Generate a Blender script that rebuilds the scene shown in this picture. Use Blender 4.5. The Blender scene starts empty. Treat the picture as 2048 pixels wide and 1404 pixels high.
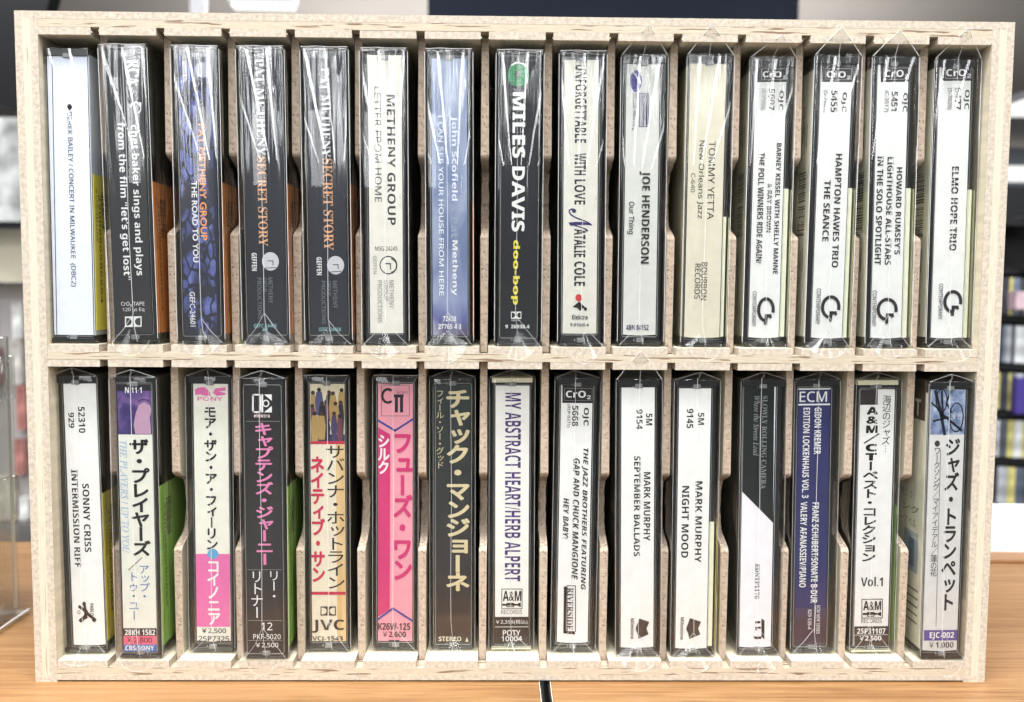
import bpy, bmesh, math, random
from mathutils import Vector, Matrix
random.seed(7)
S = bpy.context.scene
COL = S.collection
MM = 0.001
W, H, P = 365.7, 250.4, 8.3           # rack outside width, height and plywood thickness in mm
DEPTH = 84.0
CELL = (H - 3 * P) / 2
FLOOR = (P + CELL + P, P)             # shelf heights of the upper and lower row

# ------------------------------------------------------------------ camera, world, lamps, exposure
cam = bpy.data.cameras.new('camera'); co = bpy.data.objects.new('camera', cam); COL.objects.link(co); S.camera = co
cam.sensor_width = 36.0; cam.lens = 1773.04 / 2048 * 36.0
cam.clip_start = 0.01; cam.clip_end = 60
_r = Vector((0.99986663, -0.01470329, 0.00710939)); _d = Vector((0.00604043, -0.07150974, -0.99742161)); _f = Vector((0.01517377, 0.99733152, -0.07141139))
co.matrix_world = Matrix(((_r.x, -_d.x, -_f.x, -0.0066853), (_r.y, -_d.y, -_f.y, -0.3315705), (_r.z, -_d.z, -_f.z, 0.1516005), (0, 0, 0, 1)))
cam.dof.use_dof = True; cam.dof.focus_distance = 0.336; cam.dof.aperture_fstop = 13.0

wd = bpy.data.worlds.new('World'); S.world = wd; wd.use_nodes = True
wd.node_tree.nodes['Background'].inputs[0].default_value = (0.92, 0.96, 1.0, 1)
wd.node_tree.nodes['Background'].inputs[1].default_value = 0.13

def area(name, loc, target, sx, sy, power, col=(0.97, 0.985, 1.0)):
    l = bpy.data.lights.new(name, 'AREA'); l.shape = 'RECTANGLE'; l.size = sx; l.size_y = sy; l.energy = power; l.color = col
    o = bpy.data.objects.new(name, l); COL.objects.link(o); o.location = loc
    o.rotation_euler = (Vector(target) - Vector(loc)).to_track_quat('-Z', 'Y').to_euler()
    return o
for x, p in ((-2.0, 36), (-1.25, 54), (-0.55, 44), (0.3, 36), (1.0, 40), (1.9, 36)):
    area('shop_or_fill_lamp', (x, -3.6, 1.55), (x, -3.6, 0), 0.1, 6.0, p)
area('shop_or_fill_lamp', (-1.75, -5.2, 1.5), (-0.2, 0, 0.15), 0.9, 1.2, 27)
area('shop_or_fill_lamp', (-0.1, -0.42, 1.5), (-0.1, 0, 0), 1.3, 0.2, 34)
area('shop_or_fill_lamp', (-0.2, 3.7, 1.5), (-0.2, 3.7, 0), 2.2, 0.3, 60)  # unseen lamp added so the background behind the rack is lit
area('shop_or_fill_lamp', (1.8, 1.3, 1.5), (1.8, 1.3, 0), 0.2, 1.2, 40)  # extra unseen lamp added to light the shelf on the right
area('shop_or_fill_lamp', (-1.3, 1.2, 1.5), (-1.25, 1.9, 0.3), 0.2, 1.2, 45)  # fill lamp added to brighten the boards on the left
area('ceiling_fill_light', (0.3, 4.2, 0.6), (0.3, 6.0, 1.6), 3.0, 0.3, 55)  # unseen uplight added only to brighten the ceiling

vs = S.view_settings; vs.view_transform = 'Standard'; vs.look = 'None'; vs.exposure = 0.32; vs.gamma = 1.0; vs.use_curve_mapping = False
S.render.engine = 'CYCLES'
cy = S.cycles; cy.max_bounces = 8; cy.diffuse_bounces = 3; cy.glossy_bounces = 4; cy.transmission_bounces = 6; cy.transparent_max_bounces = 40
cy.use_denoising = True; cy.sample_clamp_indirect = 6.0

# ------------------------------------------------------------------ materials
def lin(c):
    return tuple(((v / 255) / 12.92 if v / 255 <= 0.04045 else ((v / 255 + 0.055) / 1.055) ** 2.4) for v in c) + (1,)
class NT:
    def __init__(s, m): m.use_nodes = True; s.t = m.node_tree; s.b = s.t.nodes.get('Principled BSDF'); s.out = s.t.nodes['Material Output']
    def n(s, typ, **kw):
        nd = s.t.nodes.new('ShaderNode' + typ)
        for k, v in kw.items():
            if k in nd.inputs: nd.inputs[k].default_value = v
            else: setattr(nd, k, v)
        return nd
    def l(s, a, b): s.t.links.new(a, b)
    def coords(s, scale=(1, 1, 1), rot=(0, 0, 0), loc=(0, 0, 0)):
        tc = s.n('TexCoord'); mp = s.n('Mapping'); mp.inputs['Scale'].default_value = scale; mp.inputs['Rotation'].default_value = rot; mp.inputs['Location'].default_value = loc
        s.l(tc.outputs['Object'], mp.inputs[0]); return mp.outputs[0]
    def ramp(s, fac, stops, interp='LINEAR'):
        r = s.n('ValToRGB'); r.color_ramp.interpolation = interp
        e = r.color_ramp.elements
        while len(e) < len(stops): e.new(0.5)
        for el, (p, c) in zip(e, stops): el.position = p; el.color = c if len(c) == 4 else c + (1,)
        s.l(fac, r.inputs[0]); return r.outputs[0]
    def mix(s, fac, a, b, mode='MIX'):
        m = s.n('Mix'); m.data_type = 'RGBA'; m.blend_type = mode
        if isinstance(fac, (int, float)): m.inputs[0].default_value = fac
        else: s.l(fac, m.inputs[0])
        for v, i in ((a, 6), (b, 7)):
            if isinstance(v, tuple): m.inputs[i].default_value = v
            else: s.l(v, m.inputs[i])
        return m.outputs[2]
    def math(s, op, a, b=0.0):
        m = s.n('Math'); m.operation = op
        for v, i in ((a, 0), (b, 1)):
            if isinstance(v, (int, float)): m.inputs[i].default_value = v
            else: s.l(v, m.inputs[i])
        return m.outputs[0]
    def bump(s, h, strength, dist):
        b = s.n('Bump'); b.inputs['Strength'].default_value = strength; b.inputs['Distance'].default_value = dist
        s.l(h, b.inputs['Height']); s.l(b.outputs[0], s.b.inputs['Normal']); return b
_cache = {}
def mat(name):
    m = bpy.data.materials.new(name); return m, NT(m)

def plain(name, c, rough=0.5, spec=0.5, mottling=0.06, scale=400, metal=0, coat=0):
    key = (name, c, rough, spec, mottling, scale, metal, coat)
    if key in _cache: return _cache[key]
    m, t = mat(name); col = lin(c)
    nz = t.n('TexNoise', Scale=scale, Detail=4.0); t.l(t.coords(), nz.inputs[0])
    lo = tuple(v * (1 - mottling * 1.5) for v in col[:3]) + (1,); hi = tuple(min(1, v * (1 + mottling)) for v in col[:3]) + (1,)
    t.l(t.ramp(nz.outputs[0], [(0.3, lo), (0.7, hi)]), t.b.inputs['Base Color'])
    t.b.inputs['Roughness'].default_value = rough; t.b.inputs['Specular IOR Level'].default_value = spec; t.b.inputs['Metallic'].default_value = metal; t.b.inputs['Coat Weight'].default_value = coat
    _cache[key] = m; return m

def paper(c): return plain('printed_paper', c, 0.55, 0.3, 0.035, 260)
def ink(c): return plain('printing_ink', c, 0.5, 0.3, 0.03, 500)

def ply_end(name, base, speck, dens=0.45, scl=900, mx=0.36, spk_amt=0.62):
    m, t = mat(name)
    v = t.coords((scl, scl, scl))
    nz = t.n('TexNoise', Scale=0.45, Detail=3.0); t.l(v, nz.inputs[0])
    vo = t.n('TexVoronoi', Scale=1.0); vo.inputs['Randomness'].default_value = 1; t.l(v, vo.inputs[0])
    sep = t.n('SeparateColor'); t.l(vo.outputs['Color'], sep.inputs[0])
    size = t.math('MULTIPLY', sep.outputs[0], mx)
    inside = t.math('LESS_THAN', vo.outputs['Distance'], size)
    on = t.math('GREATER_THAN', sep.outputs[1], 1 - dens)
    spk = t.math('MULTIPLY', inside, on)
    big = t.n('TexNoise', Scale=0.03, Detail=5.0); t.l(v, big.inputs[0])
    b0 = lin(base); dk = tuple(x * 0.8 for x in b0[:3]) + (1,); lt = tuple(min(1, x * 1.12) for x in b0[:3]) + (1,)
    c1 = t.ramp(nz.outputs[0], [(0.35, dk), (0.65, lt)])
    c2 = t.mix(t.math('MULTIPLY', big.outputs[0], 0.35), c1, lin(tuple(int(x * f) for x, f in zip(base, (0.93, 0.86, 0.82)))))
    spc = t.ramp(sep.outputs[2], [(0.0, lin(speck)), (1.0, lin(tuple(int((a + b) / 2) for a, b in zip(base, speck))))])
    t.l(t.mix(t.math('MULTIPLY', spk, spk_amt), c2, spc), t.b.inputs['Base Color'])
    t.b.inputs['Roughness'].default_value = 0.8; t.b.inputs['Specular IOR Level'].default_value = 0.2
    t.bump(t.math('SUBTRACT', nz.outputs[0], spk), 0.5, 0.00018)
    return m
def grain(name, base, dark, scale, dash=0.63, amount=0.8, rough=0.7, fine=(0.85, 1.08)):
    m, t = mat(name)
    v = t.coords(scale)
    a = t.n('TexNoise', Scale=1.0, Detail=2.0); t.l(v, a.inputs[0])
    f = t.n('TexNoise', Scale=2.7, Detail=5.0); t.l(v, f.inputs[0])
    b0 = lin(base); lo = tuple(x * fine[0] for x in b0[:3]) + (1,); hi = tuple(min(1, x * fine[1]) for x in b0[:3]) + (1,)
    c1 = t.ramp(f.outputs[0], [(0.3, lo), (0.7, hi)])
    d = t.ramp(a.outputs[0], [(dash, (0, 0, 0)), (dash + 0.04, (1, 1, 1))])
    t.l(t.mix(t.math('MULTIPLY', d, amount), c1, lin(dark)), t.b.inputs['Base Color'])
    t.b.inputs['Roughness'].default_value = rough; t.b.inputs['Specular IOR Level'].default_value = 0.25
    t.bump(t.math('SUBTRACT', f.outputs[0], d), 0.35, 0.00015)
    return m
M_END = ply_end('plywood_end_grain', (194, 184, 168), (110, 86, 68), 0.42, 1450)
M_LONGX = grain('plywood_long_grain', (193, 180, 158), (106, 74, 54), (60, 600, 1000), 0.575)
M_LONGZ = grain('plywood_pale_core', (206, 195, 174), (156, 124, 96), (900, 600, 45), 0.66, 0.6)
M_FACE = grain('plywood_face_veneer', (214, 203, 178), (190, 170, 136), (500, 14, 110), 0.68, 0.3)
M_BOARD_EDGE = ply_end('divider_board_edge', (182, 166, 148), (66, 50, 40), 0.8, 1300, 0.46, 0.85)
M_BOARD = grain('divider_board_face', (220, 210, 182), (194, 176, 138), (500, 60, 12), 0.68, 0.25)

def film(name, tint, base, power, rough, bscale, bstr, bdist, gain=1.0):
    m, t = mat(name)
    t.t.nodes.remove(t.b)
    v = t.coords(bscale)
    nz = t.n('TexNoise', Scale=1.0, Detail=2.0, Distortion=0.6); t.l(v, nz.inputs[0])
    bp = t.n('Bump'); bp.inputs['Strength'].default_value = bstr; bp.inputs['Distance'].default_value = bdist; t.l(nz.outputs[0], bp.inputs['Height'])
    lw = t.n('LayerWeight'); lw.inputs[0].default_value = 0.5; t.l(bp.outputs[0], lw.inputs['Normal'])
    fac = t.math('ADD', t.math('MULTIPLY', t.math('POWER', lw.outputs['Facing'], power), gain), base)
    tr = t.n('BsdfTransparent'); tr.inputs[0].default_value = tint
    gl = t.n('BsdfGlossy'); gl.inputs['Roughness'].default_value = rough; gl.inputs[0].default_value = (1, 1, 1, 1); t.l(bp.outputs[0], gl.inputs['Normal'])
    mx = t.n('MixShader'); t.l(t.math('MINIMUM', fac, 1.0), mx.inputs[0]); t.l(tr.outputs[0], mx.inputs[1]); t.l(gl.outputs[0], mx.inputs[2])
    t.l(mx.outputs[0], t.out.inputs[0])
    return m
M_FILM = film('shrink_wrap_film', (0.985, 0.985, 0.985, 1), 0.045, 3.2, 0.09, (190, 190, 9), 0.75, 0.0011, 0.8)
M_FLAP = film('loose_film', (0.985, 0.985, 0.985, 1), 0.025, 4.0, 0.12, (60, 60, 60), 0.1, 0.0006, 0.4)
M_CASE = film('clear_case_plastic', (0.94, 0.945, 0.94, 1), 0.03, 4.0, 0.03, (60, 60, 20), 0.15, 0.0004, 0.9)
M_ACRYLIC = film('clear_acrylic', (0.95, 0.96, 0.95, 1), 0.06, 3.5, 0.04, (20, 20, 20), 0.1, 0.0006, 0.9)
def edge_film(opacity):
    m, t = mat('film_fold_glint')
    t.b.inputs['Base Color'].default_value = (0.9, 0.9, 0.9, 1); t.b.inputs['Roughness'].default_value = 0.15; t.b.inputs['Specular IOR Level'].default_value = 0.9
    tr = t.n('BsdfTransparent'); mx = t.n('MixShader'); mx.inputs[0].default_value = opacity
    t.l(tr.outputs[0], mx.inputs[1]); t.l(t.b.outputs[0], mx.inputs[2]); t.l(mx.outputs[0], t.out.inputs[0]); return m  # whitish base colour paints in the light that film edges catch
M_FOLD = edge_film(0.62); M_FOLD_GLINT = edge_film(0.92)
M_TRAY = {'black': plain('black_tray_plastic', (26, 26, 27), 0.3, 0.5), 'clear': plain('smoky_tray_plastic', (46, 46, 45), 0.3, 0.5), 'cream': plain('cream_tray_plastic', (226, 222, 190), 0.35, 0.5)}
M_INNER = plain('dark_tape_shell', (22, 22, 22), 0.4, 0.5)
M_TAB = plain('frosted_hinge_plastic', (128, 130, 130), 0.2, 0.8)
M_RIM = plain('moulded_rim_plastic', (176, 178, 176), 0.15, 0.8)

def picture_mat(kind):
    if ('pic', kind) in _cache: return _cache[('pic', kind)]
    m, t = mat('printed_picture')
    if kind == 'blue':
        v = t.coords((260, 260, 150)); vo = t.n('TexVoronoi', Scale=1.0, feature='DISTANCE_TO_EDGE'); dn = t.n('TexNoise', Scale=1.2, Detail=3.0); t.l(v, dn.inputs[0])
        t.l(t.mix(0.8, v, dn.outputs['Color'], 'ADD'), vo.inputs[0])
        big = t.n('TexNoise', Scale=0.5, Detail=1.0); t.l(v, big.inputs[0])
        a = t.ramp(vo.outputs['Distance'], [(0.07, (0, 0, 0)), (0.12, (1, 1, 1))])
        bl = t.ramp(big.outputs[0], [(0.38, (0, 0, 0)), (0.52, (1, 1, 1))])
        c = t.mix(t.math('MULTIPLY', a, bl), lin((34, 36, 50)), t.ramp(dn.outputs[0], [(0.35, lin((66, 74, 134))), (0.65, lin((104, 114, 178)))]))
    elif kind == 'dusk':
        v = t.coords((120, 120, 40)); nz = t.n('TexNoise', Scale=1.0, Detail=5.0, Distortion=0.8); t.l(v, nz.inputs[0])
        tc = t.coords(); sx = t.n('SeparateXYZ'); t.l(tc, sx.inputs[0])
        g = t.ramp(t.math('MULTIPLY', sx.outputs[2], 9.17), [(0.03, lin((84, 66, 84))), (0.09, lin((92, 96, 150))), (0.16, lin((132, 142, 178))), (0.3, lin((104, 118, 154))), (0.6, lin((116, 130, 164))), (1.0, lin((142, 154, 180)))])
        c = t.mix(t.ramp(nz.outputs[0], [(0.42, (0, 0, 0)), (0.7, (0.65, 0.65, 0.65))]), g, lin((186, 194, 212)))
    elif kind == 'violet':
        v = t.coords((130, 130, 110)); nz = t.n('TexNoise', Scale=1.0, Detail=4.0, Distortion=0.6); t.l(v, nz.inputs[0])
        c = t.ramp(nz.outputs[0], [(0.3, lin((34, 28, 66))), (0.5, lin((66, 50, 112))), (0.7, lin((128, 96, 150)))])
    elif kind == 'night':
        tc = t.coords(); sx = t.n('SeparateXYZ'); t.l(tc, sx.inputs[0]); nz = t.n('TexNoise', Scale=120.0, Detail=4.0); t.l(tc, nz.inputs[0])
        g = t.ramp(t.math('MULTIPLY', sx.outputs[2], 9.17), [(0.03, lin((48, 36, 30))), (0.12, lin((62, 46, 40))), (0.14, lin((24, 24, 24))), (0.35, lin((38, 30, 32))), (0.55, lin((26, 30, 30))), (0.9, lin((30, 44, 42)))])
        c = t.mix(t.ramp(nz.outputs[0], [(0.4, (0, 0, 0)), (0.7, (0.35, 0.35, 0.35))]), g, lin((20, 20, 22)))
    elif kind == 'plum':
        tc = t.coords(); sx = t.n('SeparateXYZ'); t.l(tc, sx.inputs[0])
        c = t.ramp(t.math('MULTIPLY', sx.outputs[2], 50.0), [(0.1, lin((52, 36, 56))), (0.6, lin((62, 42, 58))), (1.0, lin((46, 46, 92)))])
    elif kind == 'tan':
        v = t.coords((300, 300, 60)); nz = t.n('TexNoise', Scale=1.0, Detail=4.0); t.l(v, nz.inputs[0])
        c = t.ramp(nz.outputs[0], [(0.35, lin((206, 172, 116))), (0.65, lin((222, 194, 146)))])
    elif kind == 'crowd':
        v = t.coords((300, 300, 230)); nz = t.n('TexNoise', Scale=1.0, Detail=5.0); t.l(v, nz.inputs[0])
        c = t.ramp(nz.outputs[0], [(0.3, lin((206, 196, 164))), (0.6, lin((228, 218, 186)))])
    else:
        v = t.coords((420, 420, 420)); nz = t.n('TexNoise', Scale=1.0, Detail=5.0); t.l(v, nz.inputs[0])
        c = t.ramp(nz.outputs[0], [(0.3, lin((84, 102, 138))), (0.5, lin((132, 148, 178))), (0.7, lin((180, 188, 204)))])
    t.l(c, t.b.inputs['Base Color']); t.b.inputs['Roughness'].default_value = 0.45
    _cache[('pic', kind)] = m; return m

# ------------------------------------------------------------------ mesh helpers (millimetres in, metres out)
def tag(o, label=None, cat=None, group=None, kind=None):
    for k, v in (('label', label), ('category', cat), ('group', group), ('kind', kind)):
        if v: o[k] = v
    return o
def empty(name, loc, label, cat, group=None):
    o = bpy.data.objects.new(name, None); COL.objects.link(o); o.location = tuple(v * MM for v in loc); o.empty_display_size = 0.01
    return tag(o, label, cat, group)
class MB:
    def __init__(s): s.v = []; s.f = []; s.mi = []; s.m = []
    def slot(s, m):
        if m not in s.m: s.m.append(m)
        return s.m.index(m)
    def add(s, vs, fs, m):
        o = len(s.v); k = s.slot(m); s.v += [tuple(v) for v in vs]; s.f += [tuple(i + o for i in f) for f in fs]; s.mi += [k] * len(fs)
    def box(s, x0, x1, y0, y1, z0, z1, m):
        s.add([(x, y, z) for z in (z0, z1) for y in (y0, y1) for x in (x0, x1)], [(0, 2, 3, 1), (4, 5, 7, 6), (0, 1, 5, 4), (2, 6, 7, 3), (0, 4, 6, 2), (1, 3, 7, 5)], m)
    def poly(s, pts, m): s.add(pts, [tuple(range(len(pts)))], m)
    def tube(s, pts, r, m, n=5):
        pts = [Vector(p) for p in pts]; vs = []; fs = []
        for i, p in enumerate(pts):
            d = (pts[min(i + 1, len(pts) - 1)] - pts[max(i - 1, 0)]).normalized()
            a = d.orthogonal().normalized() if i == 0 else (a - d * a.dot(d)).normalized()
            b = d.cross(a)
            vs += [p + (a * math.cos(2 * math.pi * k / n) + b * math.sin(2 * math.pi * k / n)) * r for k in range(n)]
        for i in range(len(pts) - 1):
            for k in range(n): fs.append((i * n + k, i * n + (k + 1) % n, (i + 1) * n + (k + 1) % n, (i + 1) * n + k))
        s.add(vs, fs, m)
    def build(s, name, parent=None, smooth=False, bevel=0.0, seg=2):
        me = bpy.data.meshes.new(name); me.from_pydata([(x * MM, y * MM, z * MM) for x, y, z in s.v], [], s.f)
        for m in s.m: me.materials.append(m)
        me.polygons.foreach_set('material_index', s.mi)
        if smooth: me.polygons.foreach_set('use_smooth', [True] * len(me.polygons))
        me.update()
        if bevel:
            bm = bmesh.new(); bm.from_mesh(me); bmesh.ops.remove_doubles(bm, verts=bm.verts, dist=1e-7)
            es = [e for e in bm.edges if len(e.link_faces) == 2 and e.calc_face_angle(0) > 0.6]
            bmesh.ops.bevel(bm, geom=es, offset=bevel * MM, segments=seg, profile=0.5, affect='EDGES', clamp_overlap=True)
            if smooth:
                for f in bm.faces: f.smooth = True
            bm.to_mesh(me); bm.free()
        o = bpy.data.objects.new(name, me); COL.objects.link(o)
        if parent: o.parent = parent
        return o

# ------------------------------------------------------------------ table
def table_mat():
    m, t = mat('oak_laminate')
    v = t.coords((14, 420, 420)); a = t.n('TexNoise', Scale=1.0, Detail=6.0, Distortion=0.3); t.l(v, a.inputs[0])
    v2 = t.coords((50, 1500, 1500)); b = t.n('TexNoise', Scale=1.0, Detail=3.0); t.l(v2, b.inputs[0])
    v3 = t.coords((5, 22, 22)); g = t.n('TexNoise', Scale=1.0, Detail=2.0); t.l(v3, g.inputs[0])
    c1 = t.ramp(a.outputs[0], [(0.3, lin((124, 86, 50))), (0.5, lin((148, 108, 66))), (0.7, lin((164, 126, 82)))])
    c2 = t.mix(t.ramp(b.outputs[0], [(0.5, (0, 0, 0)), (0.66, (0.6, 0.6, 0.6))]), c1, lin((112, 70, 36)))
    c3 = t.mix(t.ramp(g.outputs[0], [(0.4, (0, 0, 0)), (0.7, (0.35, 0.35, 0.35))]), c2, lin((186, 142, 96)))
    t.l(c3, t.b.inputs['Base Color']); t.b.inputs['Roughness'].default_value = 0.42; t.b.inputs['Specular IOR Level'].default_value = 0.5
    t.bump(b.outputs[0], 0.15, 0.0001); return m
M_TABLE = table_mat()
M_BAND = plain('black_edge_band', (16, 15, 15), 0.4)
M_BANDLINE = plain('pale_edge_line', (214, 204, 190), 0.5)
def table(x0, x1, side, label, back):
    t = empty('wooden_table', ((x0 + x1) / 2, 0, 0), label, 'table', 'wooden tables pushed together'); cx = (x0 + x1) / 2
    b = MB(); b.box(x0 - cx, x1 - cx, -75, back, -22, 0, M_TABLE); b.build('table_top', t, bevel=0.4)
    e = MB(); xe = (x1 - cx) if side > 0 else (x0 - cx)
    e.box(min(xe, xe + side * 1.1), max(xe, xe + side * 1.1), -75, back, -22.3, -0.35, M_BAND)
    e.box(min(xe + side * .05, xe + side * .35), max(xe + side * .05, xe + side * .35), -75, back, -0.6, 0.02, M_BANDLINE)
    e.build('edge_band', t)
    l = MB()
    for lx in (x0 - cx + 60, x1 - cx - 60):
        for ly in (-45, 150): l = MB(); l.box(lx - 20, lx + 20, ly - 20, ly + 20, -740, -22.5, M_BAND); l.build('leg', t)
    return t
table(-900, 9.6, 1, 'orange-brown wooden table left of the black seam, under the left half of the rack', 186)
table(14.2, 900, -1, 'orange-brown wooden table right of the black seam, under the right half of the rack', 216)

# ------------------------------------------------------------------ rack
rack = empty('cassette_rack', (0, 0, 0), 'pale plywood rack of two rows of slots full of cassettes, standing on the wooden tables', 'cassette rack')
SLOT = [-153.9 + 23.6 * k for k in range(14)]
hw = W / 2; t3 = P / 3; SW = 1.55
def side_panel(s):
    b = MB()
    for i, m in enumerate((M_END, M_LONGZ, M_END)):
        xa, xb = s * (hw - i * t3), s * (hw - (i + 1) * t3)
        b.box(min(xa, xb), max(xa, xb), 0, DEPTH, 0, H, m)
    b.box(min(s * (hw - P), s * (hw - P - .02)), max(s * (hw - P), s * (hw - P - .02)), 0.3, DEPTH - 2, P + .02, H - P - .02, M_FACE)
    return b.build('side_panel', rack)
side_panel(-1); side_panel(1)
xi = hw - P
def comb(b, z0, z1, face_up):
    xs = [-xi + .02] + SLOT + [xi - .02]
    for k in range(15):
        a = xs[k] + (SW if k else 0); c = xs[k + 1] - (SW if k < 14 else 0)
        j = [random.uniform(-.25, .25) for _ in range(2)]
        b.box(a + j[0] * .6, c + j[1] * .6, random.uniform(0, .15), DEPTH - 2, z0, z1, M_END)
        if face_up: b.box(a + .1, c - .1, .4, DEPTH - 2.1, z1, z1 + .02, M_FACE)
        else: b.box(a + .1, c - .1, .4, DEPTH - 2.1, z0 - .02, z0, M_FACE)
b = MB(); b.box(-xi + .02, xi - .02, 0.02, DEPTH, H - t3, H, M_END); b.box(-xi + .02, xi - .02, 0.06, DEPTH, H - 2 * t3, H - t3 - .01, M_LONGX); comb(b, H - P, H - 2 * t3 - .01, False)
b.box(-hw + .1, hw - .1, .3, DEPTH - .2, H, H + .03, M_FACE)
for x in SLOT:
    for q in (-1, 1):
        if random.random() < .6:
            xx = x + q * SW; zz = H - P + random.uniform(0, 1.2); b.add([(xx, .05, zz), (xx, .05, zz + .7), (xx - q * random.uniform(.4, .8), -.15, zz + random.uniform(-.3, .5)), (xx, .9, zz + .2)], [(0, 1, 2), (0, 2, 3), (1, 3, 2)], M_LONGZ)
b.build('top_panel', rack)
b = MB(); b.box(-xi + .02, xi - .02, 0.02, DEPTH, .7, t3, M_END); b.box(-xi + .02, xi - .02, 0.06, DEPTH, t3 + .01, 2 * t3, M_LONGX); comb(b, 2 * t3 + .01, P, True)
b.build('bottom_panel', rack)
zs = P + CELL
b = MB(); b.box(-xi + .02, xi - .02, 0.06, DEPTH, zs + t3, zs + 2 * t3, M_LONGX); comb(b, zs + 2 * t3 + .01, zs + P, True); comb(b, zs, zs + t3 - .01, False)
b.build('middle_shelf', rack)
# interlocking corner patches where the panels meet
for sx in (-1, 1):
    for z0, z1 in ((H - t3, H), (.6, t3)):
        b = MB(); xa, xb = sx * (hw - t3 * 1.15), sx * (hw - t3 * 2.05)
        b.box(min(xa, xb), max(xa, xb), -.03, 4, z0 + .15, z1 - .25, M_END); b.build('corner_joint', rack)
b = MB(); b.box(-xi + .05, xi - .05, DEPTH - 2, DEPTH - .1, P, H - P, M_FACE); b.build('back_panel', rack)
# dividers with a curved finger cut-out
def divider(x, row, proto=[None, None]):
    z0 = FLOOR[row] - t3 + .3; z1 = FLOOR[row] + CELL + t3 - .3
    if proto[row]:
        o = proto[row].copy(); COL.objects.link(o); o.parent = rack; o.location = (x * MM, 0, 0); return o
    yf = 7.0; zc = FLOOR[row] + CELL / 2; prof = [(yf, z0)]
    a0, a1, dp = 15.5, 9.0, 12.0
    for k in range(9):
        u = k / 8; prof.append((yf + dp * (0.5 - 0.5 * math.cos(math.pi * u)) , zc - a0 + (a0 - a1) * u))
    for k in range(1, 9):
        u = k / 8; prof.append((yf + dp + 2.2 * math.sin(math.pi * u), zc - a1 + 2 * a1 * u))
    for k in range(1, 9):
        u = k / 8; prof.append((yf + dp * (0.5 + 0.5 * math.cos(math.pi * u)), zc + a1 + (a0 - a1) * u))
    prof.append((yf, z1)); n = len(prof)
    b = MB(); hx = 1.32
    vs = [(-hx, y, z) for y, z in prof] + [(hx, y, z) for y, z in prof]
    b.add(vs, [(i, i + 1, n + i + 1, n + i) for i in range(n - 1)], M_BOARD_EDGE)
    yb = DEPTH - 2.1
    for s in (0, 1):
        x_ = (-hx, hx)[s]; v2 = []; f2 = []
        for y, z in prof: v2 += [(x_, y, z), (x_, yb, z)]
        for i in range(n - 1):
            q = (2 * i, 2 * i + 1, 2 * i + 3, 2 * i + 2); f2.append(q if s else q[::-1])
        b.add(v2, f2, M_BOARD)
    o = b.build('divider', rack, bevel=0.22, seg=1); o.location = (x * MM, 0, 0); proto[row] = o; return o
for row in (0, 1):
    for x in SLOT: divider(x, row)

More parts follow.
